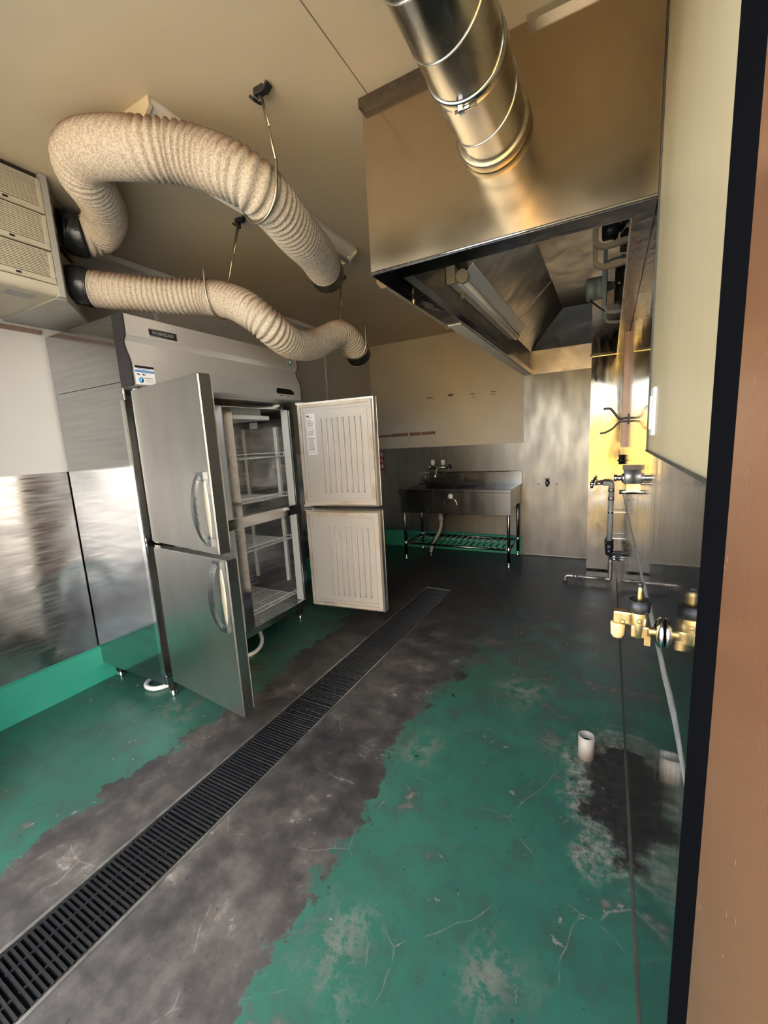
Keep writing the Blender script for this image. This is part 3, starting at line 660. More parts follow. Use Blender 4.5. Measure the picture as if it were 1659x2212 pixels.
bd = obj('badge', MB().lathe((FXF-.017, 2.335, ZP+.255), (1, 0, 0), [(0, .021), (.003, .021), (.004, .019)], 28), 'badge_teal', fc)
obj('badge_mark', MB().prism([(2.335+.008*math.cos(t*PI/8), ZP+.255+.013*math.sin(t*PI/8)) for t in range(16)], FXF-.0135, FXF-.0123, 'x'), 'print_white', bd)
obj('badge_ring', MB().tube([(FXF-.0135, 2.335+.02*math.cos(t*PI/16), ZP+.255+.02*math.sin(t*PI/16)) for t in range(33)], .0018, 6), 'chrome', bd)
dp = obj('display', MB().prism([(2.165, ZP+.06), (2.175, ZP+.072), (2.30, ZP+.070), (2.335, ZP+.055), (2.335, ZP+.037), (2.165, ZP+.036)], FXF-.004, FXF-.0015, 'x'), 'display_black', fc)
obj('digit', text_mesh('--', .02, (FXF-.0012, 2.25, ZP+.053), (0, 1, 0), (0, 0, 1)), 'print_grey', dp)
for k in range(2): obj('caption', MB().box(FXF-.004, FXF-.0036, 2.19+.07*k, 2.235+.07*k, ZP+.022, ZP+.029), 'print_grey', fc)
st = obj('sticker', MB().box(FXF-.004, FXF-.0032, 1.228, 1.322, ZP+.006, ZP+.092), 'sticker_white', fc)
sx = FXF-.0032
def mark(y0, y1, z0, z1, m, nm='print'): return obj(nm, MB().box(sx, sx+.0005, y0, y1, ZP+z0, ZP+z1), m, st)
mark(1.229, 1.321, .080, .091, 'print_black'); mark(1.229, 1.321, .060, .072, 'print_lightblue')
for y0 in (1.236, 1.262): mark(y0, y0+.007, .048, .055, 'print_black'); mark(y0+.009, y0+.014, .048, .053, 'print_black')
mark(1.238, 1.30, .0755, .078, 'print_lightblue'); mark(1.27, 1.312, .034, .038, 'print_grey'); mark(1.275, 1.315, .026, .0275, 'print_grey'); mark(1.275, 1.31, .02, .0215, 'print_grey')
obj('warning_disc', MB().lathe((sx, 1.252, ZP+.026), (1, 0, 0), [(0, .0125), (.0006, .0125)], 24), 'print_blue', st)
obj('lettering', text_mesh('!', .022, (sx+.0007, 1.252, ZP+.026), (0, 1, 0), (0, 0, 1)), 'print_white', st)
for i in range(3): mark(1.243+.026*i, 1.262+.026*i, .0835, .0868, 'print_white')
# doors: built closed at the origin (hinge at local 0,0; along +y; outer face +x) then turned
def door(hx, hy, z0, z1, ang, mirror, handle, label, stick=False):
    s = -1 if mirror else 1
    # local frame: e along the door from hinge to free edge, o outward normal
    e0 = Vector((0, s, 0)); o0 = Vector((1, 0, 0))
    rot = Matrix.Rotation(-s*ang, 3, 'Z'); e = rot @ e0; o = rot @ o0; H = Vector((hx, hy, 0)); W_ = .592; TH = .052
    def P(a, b_, z): return H+e*a+o*b_+Vector((0, 0, z))
    def bx(mb_, a0, a1, b0, b1, c0, c1): return mb_.obox(P((a0+a1)/2, (b0+b1)/2, (c0+c1)/2), e, o, (0, 0, 1), abs(a1-a0)/2, abs(b1-b0)/2, abs(c1-c0)/2)
    D = obj('door', bx(MB(), .004, W_-.002, -TH, -.003, z0+.002, z1-.002), 'steel_door', fg); D['label'] = label
    # outer skin with rounded edge
    bm = bmesh.new(); bmesh.ops.create_cube(bm, size=1)
    for v in bm.verts: v.co = Vector((v.co.x*W_, v.co.y*.012, v.co.z*(z1-z0)))
    bmesh.ops.bevel(bm, geom=list(bm.edges), offset=.005, segments=2, affect='EDGES')
    cc = P(W_/2, -.006, (z0+z1)/2)
    for v in bm.verts: v.co = cc+e*v.co.x+o*v.co.y+Vector((0, 0, v.co.z))
    obj('skin', MB().bm(bm), 'steel_door', D)
    # inner liner with raised border, ribs and gasket
    obj('inner_liner', bx(MB(), .03, W_-.03, -TH-.004, -TH, z0+.03, z1-.03), 'liner_cream', D)
    g = MB()
    for a0, a1, c0, c1 in ((.014, .036, z0+.014, z1-.014), (W_-.036, W_-.014, z0+.014, z1-.014), (.036, W_-.036, z0+.014, z0+.036), (.036, W_-.036, z1-.036, z1-.014)):
        bx(g, a0, a1, -TH-.014, -TH, c0, c1)
    obj('gasket', g, 'gasket', D)
    # slim liner border
    bo = MB()
    for a0, a1, c0, c1 in ((.05, .058, z0+.05, z1-.05), (W_-.058, W_-.05, z0+.05, z1-.05), (.058, W_-.058, z0+.05, z0+.058), (.058, W_-.058, z1-.058, z1-.05)):
        bx(bo, a0, a1, -TH-.0085, -TH-.003, c0, c1)
    obj('liner_border', bo, 'liner_cream', D)
    zz0, zz1 = (z0+.10, z1-.12)
    for k in range(8):
        a = .19+k*.043
        rm = MB().tube([P(a, -TH-.003, zz0), P(a, -TH-.0105, zz0+.015), P(a, -TH-.0105, zz1-.015), P(a, -TH-.003, zz1)], .006, 8)
        obj('liner_rib', rm, 'liner_cream', D)
    # hinges
    for z in (z0, z1):
        obj('hinge', bx(MB(), -.012, .05, -.045, -.012, z-.008, z+.008), 'steel_polished', D)
    if handle:
        zc0, zc1 = handle
        # long bowed handle beside a shallow oval cup, on two end blocks
        pts = []
        for i in range(17):
            t_ = i/16; bow = math.sin(PI*t_)
            pts.append(P(W_-.072, .006+.036*bow**.7, zc0+(zc1-zc0)*t_))
        hb = MB()
        for i in range(16):
            p, q = pts[i], pts[i+1]; dd = (q-p).normalized(); hb.obox((p+q)/2, e, dd.cross(e), dd, .011, .007, (q-p).length/2+.002)
        for z in (zc0, zc1): bx(hb, W_-.083, W_-.030, -.001, .012, z-.014, z+.014)
        obj('handle', hb, 'grey_metal', D)
        cup = bmesh.new(); bmesh.ops.create_uvsphere(cup, u_segments=20, v_segments=12, radius=1)
        cp = P(W_-.044, .0, (zc0+zc1)/2)
        for v in cup.verts: v.co = cp+e*v.co.x*.016+o*v.co.y*.004+Vector((0, 0, v.co.z*(zc1-zc0)*.44))
        obj('handle_cup', MB().bm(cup, True), 'cup_beige', D)
    if stick:
        sk = obj('sticker', bx(MB(), .075, .145, -TH-.0065, -TH-.004, z1-.36, z1-.08), 'paper_white', D)
        rnd = random.Random(3); z = z1-.09
        kinds = [(.010, 'print_black', .3)]+[(.004, 'print_grey', .85)]*40
        for h_, m_, fr2 in kinds:
            if z-h_ < z1-.355: break
            w_ = .058*rnd.uniform(.55, 1)*(.5 if h_ > .008 else 1)
            if rnd.random() > .12: bx_m = bx(MB(), .080, .080+w_, -TH-.0072, -TH-.0065, z-h_, z); obj('print', bx_m, m_, sk)
            z -= h_+.0035
    return D
steel('grey_metal', (.30, .31, .32), (.26, .27, .28), rough=.3, rvar=.03, wave=0)
mat('cup_beige', (.52, .48, .36), (.46, .42, .31), rough=.35, metal=.6)
door(-1.975, 1.222, .885, 1.608, math.radians(99), False, (.935, 1.212), 'upper near door swung wide open, brushed steel with bowed handle')
door(-1.975, 1.222, .130, .856, math.radians(96.5), False, (.545, .835), 'lower near door swung wide open, brushed steel with bowed handle')
door(-1.935, 2.408, .885, 1.608, math.radians(95), True, None, 'upper far door open, cream ribbed liner with paper notice', True)
door(-1.935, 2.408, .130, .856, math.radians(96), True, None, 'lower far door open, plain cream ribbed liner')
# interior: evaporator cover, posts, feet
ev = obj('evaporator_cover', MB().rbox(-2.50, -2.06, 1.60, 2.22, 1.50, 1.528, .006), 'white_plastic', fg)
obj('fan_ring', MB().tube([(-2.28+.09*math.cos(t*PI/16), 1.98+.09*math.sin(t*PI/16), 1.497) for t in range(33)], .006, 8).lathe((-2.28, 1.98, 1.492), (0, 0, 1), [(0, .03), (.006, .03)], 20), 'liner_cream', ev)
obj('evaporator_body', MB().box(-2.56, -2.10, 1.64, 2.18, 1.528, ZP-.055), 'grey_plastic', fg)
for px, py in ((-2.15, FY1-.058), (-2.47, FY1-.058), (-2.15, FY0+.058), (-2.47, FY0+.058)):
    for a, b_ in ((.30, .80), (.95, 1.46)):
        po_ = MB().box(px-.010, px+.010, py-.006, py+.006, a, b_)
        for k in range(int((b_-a)/.03)): po_.box(px-.004, px+.004, py-.0065, py+.0065, a+.01+k*.03, a+.018+k*.03)
        obj('shelf_post', po_, 'white_plastic', fg)
plabel(obj('notice', MB().box(-2.40, -2.32, FY1-.0515, FY1-.050, 1.46, 1.505), 'paper_white', fg), 'small white notice inside')
for px in (-2.065, -2.56):
    for py in (FY0+.06, FY1-.06):
        ft = obj('foot', MB().lathe((px, py, .035), (0, 0, 1), [(0, .017), (.004, .019), (.06, .024), (.07, .026)], 20), 'black_plastic', fg)
        obj('foot_tip', MB().lathe((px, py, 0), (0, 0, 1), [(0, .017), (.004, .018), (.036, .016)], 16), 'chrome', ft)
hp = spline([(-2.16, 1.60, .10), (-2.10, 1.62, .05), (-2.02, 1.70, .016), (-1.98, 1.80, .014), (-2.02, 1.90, .03), (-2.10, 1.96, .075), (-2.14, 1.97, .104)], 14)
dh = []
for i, p in enumerate(hp): dh.append(.012 if i % 2 else .0135)
plabel(obj('drain_hose', MB().tube(hp, dh, 14), 'hose_white', fg), 'white ribbed drain hose looping on the floor')
obj('drain_fitting', MB().lathe((-2.16, 1.60, .085), (0, 0, 1), [(0, .018), (.02, .022)], 18), 'white_plastic', fg)
# wire shelves, each one removable
def shelf(label, y0, y1, z):
    s = thing('wire_shelf', label, 'wire shelf', (-2.3, (y0+y1)/2, z), 'white wire shelves in the refrigerator')
    xa, xb = -2.55, -2.078
    fr_ = MB()
    for xx in (xa, xb): fr_.tube([(xx, y0, z), (xx, y1, z)], .0035, 8)
    for yy in (y0, (y0+y1)/2, y1): fr_.tube([(xa, yy, z-.003), (xb, yy, z-.003)], .0035, 8)
    fr_.tube([(xa+.16, y0, z-.003), (xa+.16, y1, z-.003)], .003, 8); fr_.tube([(xa+.32, y0, z-.003), (xa+.32, y1, z-.003)], .003, 8)
    fr_.tube([(xb, y0, z), (xb+.004, y0+.004, z+.028), (xb+.004, y1-.004, z+.028), (xb, y1, z)], .0035, 8)
    obj('frame', fr_, 'white_enamel', s)
    w = MB(); n = int((y1-y0)/.0165)
    for i in range(1, n): yy = y0+(y1-y0)*i/n; w.tube([(xa, yy, z+.004), (xb, yy, z+.004)], .0018, 5, False)
    o = obj('wires', w, 'white_enamel', s); o['kind'] = 'stuff'
    return s
shelf('upper white wire shelf in the right top compartment', 1.86, 2.345, 1.250)
shelf('lower white wire shelf in the right top compartment', 1.86, 2.345, .962)
shelf('middle white wire shelf in the right bottom compartment', 1.86, 2.345, .640)
shelf('bottom white wire shelf in the right bottom compartment', 1.86, 2.345, .205)
shelf('white wire shelf behind the upper near door', 1.290, 1.765, 1.235)
shelf('middle white wire shelf behind the lower near door', 1.290, 1.765, .645)
shelf('bottom white wire shelf behind the lower near door', 1.290, 1.765, .205)
h2 = spline([(-2.34, 1.50, .03), (-2.335, 1.36, .015), (-2.305, 1.275, .0145), (-2.25, 1.245, .0145), (-2.19, 1.265, .0145), (-2.16, 1.35, .015), (-2.15, 1.50, .04), (-2.16, 1.585, .09)], 14)
plabel(obj('drain_hose', MB().tube(h2, [.012 if i % 2 else .0138 for i in range(len(h2))], 14), 'hose_white', fg), 'white hose loop showing under the near side')

# ------------------------------------------------------------------ sink
SX0, SX1, SY0, SY1, SZ = -2.03, -.815, 4.09, YB-.012, .795
sk = thing('sink', 'stainless single-bowl sink on pipe legs with a slatted lower shelf', 'sink', ((SX0+SX1)/2, (SY0+SY1)/2, 0))
BX0, BX1, BY0, BY1, BZ = SX0+.06, SX1-.42, SY0+.055, SY1-.13, .56
top = MB()
top.rbox(SX0, SX1, SY0, BY0, SZ-.035, SZ, .004); top.box(SX0, SX1, BY1, SY1-.02, SZ-.035, SZ); top.box(SX0, BX0, BY0, BY1, SZ-.035, SZ); top.box(BX1, SX1, BY0, BY1, SZ-.035, SZ)
obj('rim', top, 'steel_sink', sk)
bs = MB(); bs.box(BX0, BX0+.003, BY0, BY1, BZ, SZ-.035); bs.box(BX1-.003, BX1, BY0, BY1, BZ, SZ-.035); bs.box(BX0, BX1, BY0, BY0+.003, BZ, SZ-.035); bs.box(BX0, BX1, BY1-.003, BY1, BZ, SZ-.035); bs.box(BX0, BX1, BY0, BY1, BZ-.003, BZ)
obj('bowl', bs, 'steel_sink', sk)
obj('overflow', MB().lathe((-1.56, BY1-.003, .735), (0, -1, 0), [(0, .016), (.002, .016)], 20), 'black_matte', sk)
obj('apron', MB().rbox(SX0+.02, SX1-.006, SY0+.012, SY0+.02, .535, SZ-.03, .003), 'steel_sink', sk)
obj('apron', MB().box(SX1-.012, SX1-.006, SY0+.02, SY1-.02, .60, SZ-.03), 'steel_sink', sk)
obj('apron', MB().box(SX0+.02, SX0+.026, SY0+.02, SY1-.02, .60, SZ-.03), 'steel_sink', sk)
obj('splashback', MB().box(SX0+.005, SX1, SY1-.022, SY1-.002, SZ-.03, SZ+.135), 'steel_sink', sk)
obj('splash_edge', MB().rbox(SX0+.005, SX1+.001, SY1-.034, SY1-.002, SZ+.128, SZ+.142, .004), 'steel_polished', sk)
for x in (SX0+.045, SX1-.035):
    for y in (SY0+.045, SY1-.05):
        lg = obj('leg', MB().cyl((x, y, .05), (x, y, SZ-.035), .0165, 18), 'steel_sink', sk)
        obj('foot', MB().lathe((x, y, 0), (0, 0, 1), [(0, .02), (.008, .022), (.02, .012), (.03, .010), (.05, .016)], 18), 'chrome', lg)
        obj('collar', MB().lathe((x, y, .155), (0, 0, 1), [(0, .0175), (.003, .021), (.047, .021), (.05, .0175)], 18), 'chrome', lg)
LX0, LX1, LY0, LY1, LZ = SX0+.045, SX1-.035, SY0+.045, SY1-.05, .18
for p, q in (((LX0, LY0, LZ), (LX1, LY0, LZ)), ((LX0, LY1, LZ), (LX1, LY1, LZ)), ((LX0, LY0, LZ), (LX0, LY1, LZ)), ((LX1, LY0, LZ), (LX1, LY1, LZ))):
    obj('shelf_rail', MB().cyl(p, q, .0125, 14), 'steel_sink', sk)
s0 = None
for i in range(16):
    x = LX0+.07+i*(LX1-LX0-.14)/15
    if s0 is None: s0 = obj('shelf_slat', MB().cyl((x, LY0, LZ+.012), (x, LY1, LZ+.012), .0065, 10), 'steel_polished', sk); x00 = x
    else:
        c2 = s0.copy(); COL.objects.link(c2); c2.parent = sk; c2.location = (x-x00, 0, 0)
for i in range(15):
    x = LX0+.07+(i+.5)*(LX1-LX0-.14)/15
    obj('rail_scallop', MB().box(x-.028, x+.028, LY1-.008, LY1+.008, LZ-.026, LZ-.012), 'steel_sink', sk)
hz = spline([(-1.66, 4.40, .56), (-1.66, 4.40, .47), (-1.655, 4.40, .38), (-1.67, 4.38, .28), (-1.73, 4.34, .16), (-1.76, 4.32, .06), (-1.76, 4.32, 0.005)], 8)
obj('drain_pipe', MB().tube(hz, .019, 14), 'pvc_cream', sk)
obj('drain_nut', MB().lathe((-1.66, 4.40, .40), (0, 0, 1), [(0, .024), (.003, .030), (.04, .030), (.043, .026), (.16, .028)], 20), 'pvc_cream', sk)
obj('drain_base', MB().lathe((-1.76, 4.32, 0), (0, 0, 1), [(0, .036), (.012, .034), (.03, .024), (.045, .022)], 20), 'black_rubber', sk)
obj('hook_frame', MB().tube([(-1.99, SY1-.04, .80), (-1.99, SY1-.05, .90), (-1.92, SY1-.05, .90), (-1.92, SY1-.04, .80)], .006, 10), 'chrome', sk)
plug = thing('sink_plug', 'round white plug hanging with a D-shaped wire handle on the sink front', 'sink plug', (-1.44, SY0+.0, .74))
obj('disc', MB().lathe((-1.43, SY0+.011, .722), (0, -1, 0), [(0, .024), (.006, .027), (.012, .024), (.016, .012)], 24), 'white_plastic', plug)
obj('wire_handle', MB().tube(spline([(-1.455, SY0+.006, .705), (-1.49, SY0+.006, .68), (-1.505, SY0+.006, .64), (-1.495, SY0+.006, .625), (-1.38, SY0+.006, .625), (-1.365, SY0+.006, .64), (-1.38, SY0+.006, .68), (-1.41, SY0+.006, .705)], 6), .004, 8), 'chrome', plug)
fa = thing('mixer_tap', 'wall-mounted two-handle mixer tap with white knobs above the sink', 'tap', (-1.74, YB-.05, .95))
ty = YB-.06
obj('body', MB().cyl((-1.845, ty, .995), (-1.625, ty, .985), .015, 16).lathe((-1.845, ty, .995), (-1, 0, 0), [(0, .018), (.02, .02), (.03, .012)], 16), 'chrome', fa)
for x in (-1.825, -1.63): obj('wall_flange', MB().lathe((x, YB-.004, .995), (0, -1, 0), [(0, .030), (.004, .03), (.014, .015), (.06, .012)], 22), 'chrome', fa)
for x in (-1.81, -1.685):
    hn = obj('knob', MB().lathe((x, ty-.012, 1.015), (0, -.25, 1), [(0, .012), (.008, .022), (.055, .025), (.065, .018)], 20), 'white_enamel', fa)
obj('spout', MB().tube(spline([(-1.74, ty, .995), (-1.74, ty-.05, .985), (-1.735, ty-.11, .965), (-1.73, ty-.16, .925), (-1.73, ty-.17, .885)], 8), .0115, 12), 'chrome', fa)
# ------------------------------------------------------------------ back wall fittings
rk = thing('hook_rail', 'reddish brown wooden hook rail on the cream back wall', 'hook rail', (-2.2, YB, 1.39))
obj('board', MB().rbox(-2.62, -1.80, YB-.018, YB, 1.375, 1.410, .003), 'wood_brown', rk)
for x in (-2.13, -1.97): obj('hook', MB().tube(spline([(x, YB-.016, 1.417), (x, YB-.024, 1.40), (x, YB-.03, 1.38), (x, YB-.04, 1.375), (x, YB-.045, 1.39)], 5), .004, 8), 'white_enamel', rk)
obj('pale_strip', MB().box(-2.62, -2.36, YB-.0195, YB-.018, 1.401, 1.412), 'cream_back', rk)
sg = thing('fire_extinguisher_sign', 'small red vertical sign with white characters on the steel back wall', 'sign', (-2.43, YB, .95))
gx0, gx1, gz0, gz1 = -2.568, -2.496, .965, 1.195
obj('plate', MB().box(gx0, gx1, YB-.008, YB-.005, gz0, gz1), 'sign_red', sg)
for i, ch in enumerate('消火器'):
    obj('lettering', text_mesh(ch, .062, ((gx0+gx1)/2, YB-.0085, gz1-.038-i*.072), (1, 0, 0), (0, 0, 1), bold=.0008), 'print_white', sg)
wt = thing('wall_tap', 'small dark chrome tap on the stainless back wall panel', 'tap', (-.56, YB-.02, .8))
obj('flange', MB().lathe((-.555, YB-.012, .80), (0, -1, 0), [(0, .024), (.004, .024), (.012, .012), (.05, .011)], 20), 'chrome', wt)
obj('body', MB().cyl((-.555, YB-.055, .835), (-.555, YB-.055, .765), .013, 14), 'chrome', wt)
for x in (-.645, -.465): obj('stud', MB().lathe((x, YB-.012, .785), (0, -1, 0), [(0, .012), (.004, .011), (.008, .006)], 16), 'chrome', wt)
obj('lever', MB().rbox(-.575, -.535, YB-.066, YB-.044, .835, .848, .003), 'black_plastic', wt)

# ------------------------------------------------------------------ right-hand pipework and fittings
def pipe_elbow(pts, r, per=8): return MB().tube(spline(pts, per), r, 14)
pp = thing('waste_pipe', 'grey plastic waste pipe with chrome trap running down to the floor', 'pipe', (.03, 3.93, 0))
obj('riser', MB().cyl((.032, 3.93, .36), (.032, 3.93, .84), .020, 16), 'pvc_grey', pp)
obj('elbow', pipe_elbow([(.032, 3.93, .83), (.032, 3.93, .86), (.02, 3.93, .872), (-.03, 3.93, .872)], .020), 'pvc_grey', pp)
obj('branch', MB().cyl((-.03, 3.93, .872), (-.09, 3.93, .868), .013, 14), 'chrome', pp)
for z in (.80, .73): obj('coupling', MB().lathe((.032, 3.93, z), (0, 0, 1), [(0, .020), (.002, .0235), (.03, .0235), (.032, .020)], 18), 'pipe_grey', pp)
obj('clip', MB().box(.03, XR-.004, 3.925, 3.935, .625, .632).lathe((.032, 3.93, .62), (0, 0, 1), [(0, .022), (.014, .022)], 18), 'chrome', pp)
obj('clip', MB().box(.03, XR-.004, 3.925, 3.935, .40, .407), 'chrome', pp)
obj('trap', MB().lathe((.030, 3.93, .255), (0, 0, 1), [(0, .022), (.006, .028), (.045, .028), (.05, .034), (.10, .034), (.103, .026), (.13, .022)], 20), 'black_plastic', pp)
obj('trap_band', MB().lathe((.030, 3.93, .285), (0, 0, 1), [(0, .0285), (.002, .030), (.03, .030), (.032, .0285)], 20), 'chrome', pp)
obj('trap_outlet', MB().cyl((.045, 3.93, .245), (XR-.005, 3.93, .245), .011, 12).cyl((.045, 3.93, .222), (XR-.005, 3.93, .222), .011, 12), 'chrome', pp)
lp = thing('floor_pipe', 'low pipe elbow leaving the floor in front of the steel pillar', 'pipe', (-.1, 3.92, 0))
obj('run', MB().cyl((-.255, 3.90, .05), (.03, 3.90, .05), .0165, 14), 'pipe_grey', lp)
obj('elbow', pipe_elbow([(-.24, 3.90, .05), (-.285, 3.90, .05), (-.305, 3.90, .035), (-.307, 3.90, 0.002)], .0175), 'pipe_grey', lp)
obj('elbow', pipe_elbow([(.01, 3.90, .05), (.035, 3.90, .052), (.045, 3.90, .07), (.043, 3.90, .23)], .0165), 'pipe_grey', lp)
for x in (-.20, -.235): obj('coupling', MB().lathe((x, 3.90, .05), (1, 0, 0), [(0, .0165), (.002, .021), (.022, .021), (.024, .0165)], 16), 'pipe_grey', lp)
obj('valve', MB().cyl((-.185, 3.90, .05), (-.185, 3.865, .04), .010, 12), 'chrome', lp)
vt = thing('pillar_tap', 'small dark tap joined to the pipe elbow on the pillar', 'tap', (-.1, 3.97, .86))
obj('body', MB().lathe((-.095, 3.94, .868), (-1, 0, 0), [(0, .012), (.004, .017), (.03, .017), (.034, .012)], 16).cyl((-.115, 3.94, .872), (-.115, 3.94, .83), .011, 12), 'chrome', vt)
obj('handle', MB().beam((-.105, 3.94, .88), (-.085, 3.93, .925), .012, .010).beam((-.11, 3.94, .90), (-.075, 3.93, .905), .010, .010), 'black_plastic', vt)
obj('mount', MB().cyl((-.10, 3.94, .868), (-.10, 4.02, .868), .009, 10), 'chrome', vt)
# brown vertical channel, coat hook, meter, valve knob
bc = thing('wall_channel', 'brown metal channel running down the mirror-bright right wall', 'channel', (XR-.01, 3.3, 1.19))
obj('web', MB().box(XR-.012, XR-.004, 3.20, 3.40, 1.19, ZH), 'strip_brown', bc)
for a in (3.20, 3.388): obj('flange', MB().box(XR-.030, XR-.012, a, a+.012, 1.19, ZH), 'strip_brown', bc)
hk = thing('coat_hook', 'black double-pronged hook on the steel right wall', 'hook', (XR, 2.85, 1.36))
obj('plate', MB().rbox(XR-.010, XR-.004, 2.84, 2.86, 1.335, 1.395, .002), 'black_plastic', hk)
obj('prong', MB().tube(spline([(XR-.008, 2.85, 1.372), (XR-.05, 2.85, 1.37), (XR-.075, 2.85, 1.40), (XR-.10, 2.85, 1.43), (XR-.135, 2.85, 1.432)], 6), .0065, 8), 'black_plastic', hk)
obj('prong', MB().tube(spline([(XR-.008, 2.85, 1.352), (XR-.05, 2.85, 1.35), (XR-.085, 2.85, 1.315), (XR-.12, 2.85, 1.295), (XR-.15, 2.85, 1.29)], 6), .0055, 8), 'black_plastic', hk)
gm = thing('pipe_union', 'grey round pipe union with black clamp on the right wall', 'pipe fitting', (XR-.03, 2.11, 1.1))
obj('drum', MB().lathe((XR-.004, 2.11, 1.10), (-1, 0, 0), [(0, .036), (.028, .036), (.031, .033), (.036, .030)], 28), 'pipe_grey', gm)
obj('nut', MB().lathe((XR-.03, 2.11, 1.095), (-1, 0, 0), [(0, .016), (.004, .02), (.016, .02), (.018, .012), (.035, .011), (.036, .015), (.048, .015)], 16), 'chrome', gm)
obj('clamp', MB().box(XR-.045, XR-.004, 2.085, 2.135, 1.132, 1.150), 'black_plastic', gm)
obj('bracket', MB().box(XR-.030, XR-.004, 2.09, 2.094, 1.035, 1.07).box(XR-.030, XR-.004, 2.126, 2.13, 1.035, 1.07).cyl((XR-.055, 2.11, 1.033), (XR-.004, 2.11, 1.033), .010, 12), 'chrome', gm)
vk = thing('valve_knob', 'small dark valve knob on the right wall above the pipe union', 'valve', (XR-.02, 3.55, 1.085))
obj('stem', MB().cyl((XR-.004, 3.55, 1.09), (XR-.03, 3.55, 1.09), .014, 14), 'chrome', vk)
obj('wheel', MB().lathe((XR-.018, 3.55, 1.055), (0, 0, 1), [(0, .016), (.022, .016), (.024, .026), (.034, .026), (.036, .016), (.07, .016)], 18), 'black_plastic', vk)
sw = thing('switch_plate', 'pale switch plate seen edge-on on the yellowed right wall', 'switch', (XR, 1.33, 1.35))
obj('plate', MB().rbox(XR-.008, XR, 1.268, 1.338, 1.285, 1.405, .002), 'white_plastic', sw)
obj('rocker', MB().rbox(XR-.012, XR-.008, 1.288, 1.318, 1.30, 1.385, .0015), 'lamp_white', sw)
# silicone tape line left by the old worktop
tp = []
rnd = random.Random(5); ytp = [.545+i*(3.4-.545)/60 for i in range(61)]
bot = [(y, .850+min(.012, .004*i)+rnd.uniform(-.002, .002)) for i, y in enumerate(ytp)]
topz = [(y, .851+min(.038, .012*i)*max(.45, 1-.25*max(0, y-.9))+rnd.uniform(-.003, .003)) for i, y in enumerate(ytp)]
tm = MB()
vs = [];
for (y, zb), (_, zt_) in zip(bot, topz): vs += [(XR-.0055, y, zb), (XR-.0055, y, zt_), (XR-.004, y, zb), (XR-.004, y, zt_)]
fs = []
for i in range(60):
    a = 4*i; b_ = 4*i+4; fs += [(a, a+1, b_+1, b_), (a+2, b_+2, b_+3, a+3), (a, b_, b_+2, a+2), (a+1, a+3, b_+3, b_+1)]
fs += [(0, 2, 3, 1), (240, 241, 243, 242)]
tag(obj('sealant_strip', tm.add(vs, fs), 'tape_grey'), 'ragged grey sealant strip running along the dark right wall', 'sealant strip')
# brass gas cock
gv = thing('gas_cock', 'brass gas cock with peach cap and chrome wall flange on right wall', 'gas cock', (XR-.05, .87, .92))
VY, VZ = .868, .930; wx = XR-.004
obj('wall_flange', MB().lathe((wx-.0015, VY, VZ), (-1, 0, 0), [(0, .027), (.002, .0285), (.006, .0265), (.010, .021), (.0125, .013)], 32), 'chrome', gv)
obj('neck', MB().cyl((wx-.01, VY, VZ), (wx-.03, VY, VZ), .009, 8), 'brass', gv)
b0 = obj('valve_body', MB().rbox(wx-.052, wx-.022, VY-.012, VY+.012, VZ-.014, VZ+.012, .004).lathe((wx-.039, VY, VZ-.016), (0, 0, 1), [(0, .010), (.004, .013), (.052, .0145), (.054, .0135)], 24), 'brass', gv)
obj('hood_ring', MB().lathe((wx-.039, VY, VZ+.036), (0, 0, 1), [(0, .0165), (.002, .0175), (.024, .0185), (.024, .0165), (.004, .0155)], 28), 'black_plastic', gv)
obj('spindle', MB().lathe((wx-.039, VY, VZ+.036), (0, 0, 1), [(0, .0055), (.025, .0055), (.040, .0048), (.050, .0042)], 16), 'brass', gv)
obj('spindle_tip', MB().lathe((wx-.039, VY, VZ+.085), (0, 0, 1), [(0, .0045), (.002, .005), (.006, .0048), (.008, .003)], 16), 'black_plastic', gv)
obj('outlet', MB().rbox(wx-.082, wx-.05, VY-.010, VY+.010, VZ+.008, VZ+.036, .005), 'brass', gv)
obj('outlet_cap', MB().lathe((wx-.073, VY, VZ+.010), (0, 0, -1), [(0, .011), (.002, .0125), (.024, .0115), (.030, .008)], 22), 'cap_peach', gv)
obj('tab', MB().box(wx-.030, wx-.020, VY-.013, VY+.002, VZ-.024, VZ-.006), 'brass', gv)
for x_, z_ in ((wx-.039, VZ+.022), (wx-.066, VZ+.016)):
    obj('stamp', MB().tube([(x_+.004*math.cos(t*PI/8), VY-(.0145 if x_ > wx-.05 else .0105), z_+.004*math.sin(t*PI/8)) for t in range(17)], .0006, 5), 'dark_metal', gv)
# floor stub of plastic pipe
fp = MB().lathe((-.043, 1.69, 0), (0, 0, 1), [(0, .030), (.095, .030), (.095, .0255), (.01, .0255)], 32)
st_ = thing('pipe_stub', 'short open cream plastic pipe stub standing up from the floor', 'pipe stub', (-.043, 1.69, 0))
obj('pipe', fp, 'pvc_cream', st_)
obj('bore', MB().lathe((-.043, 1.69, .004), (0, 0, 1), [(0, .0258), (.06, .0258)], 24), 'black_matte', st_)
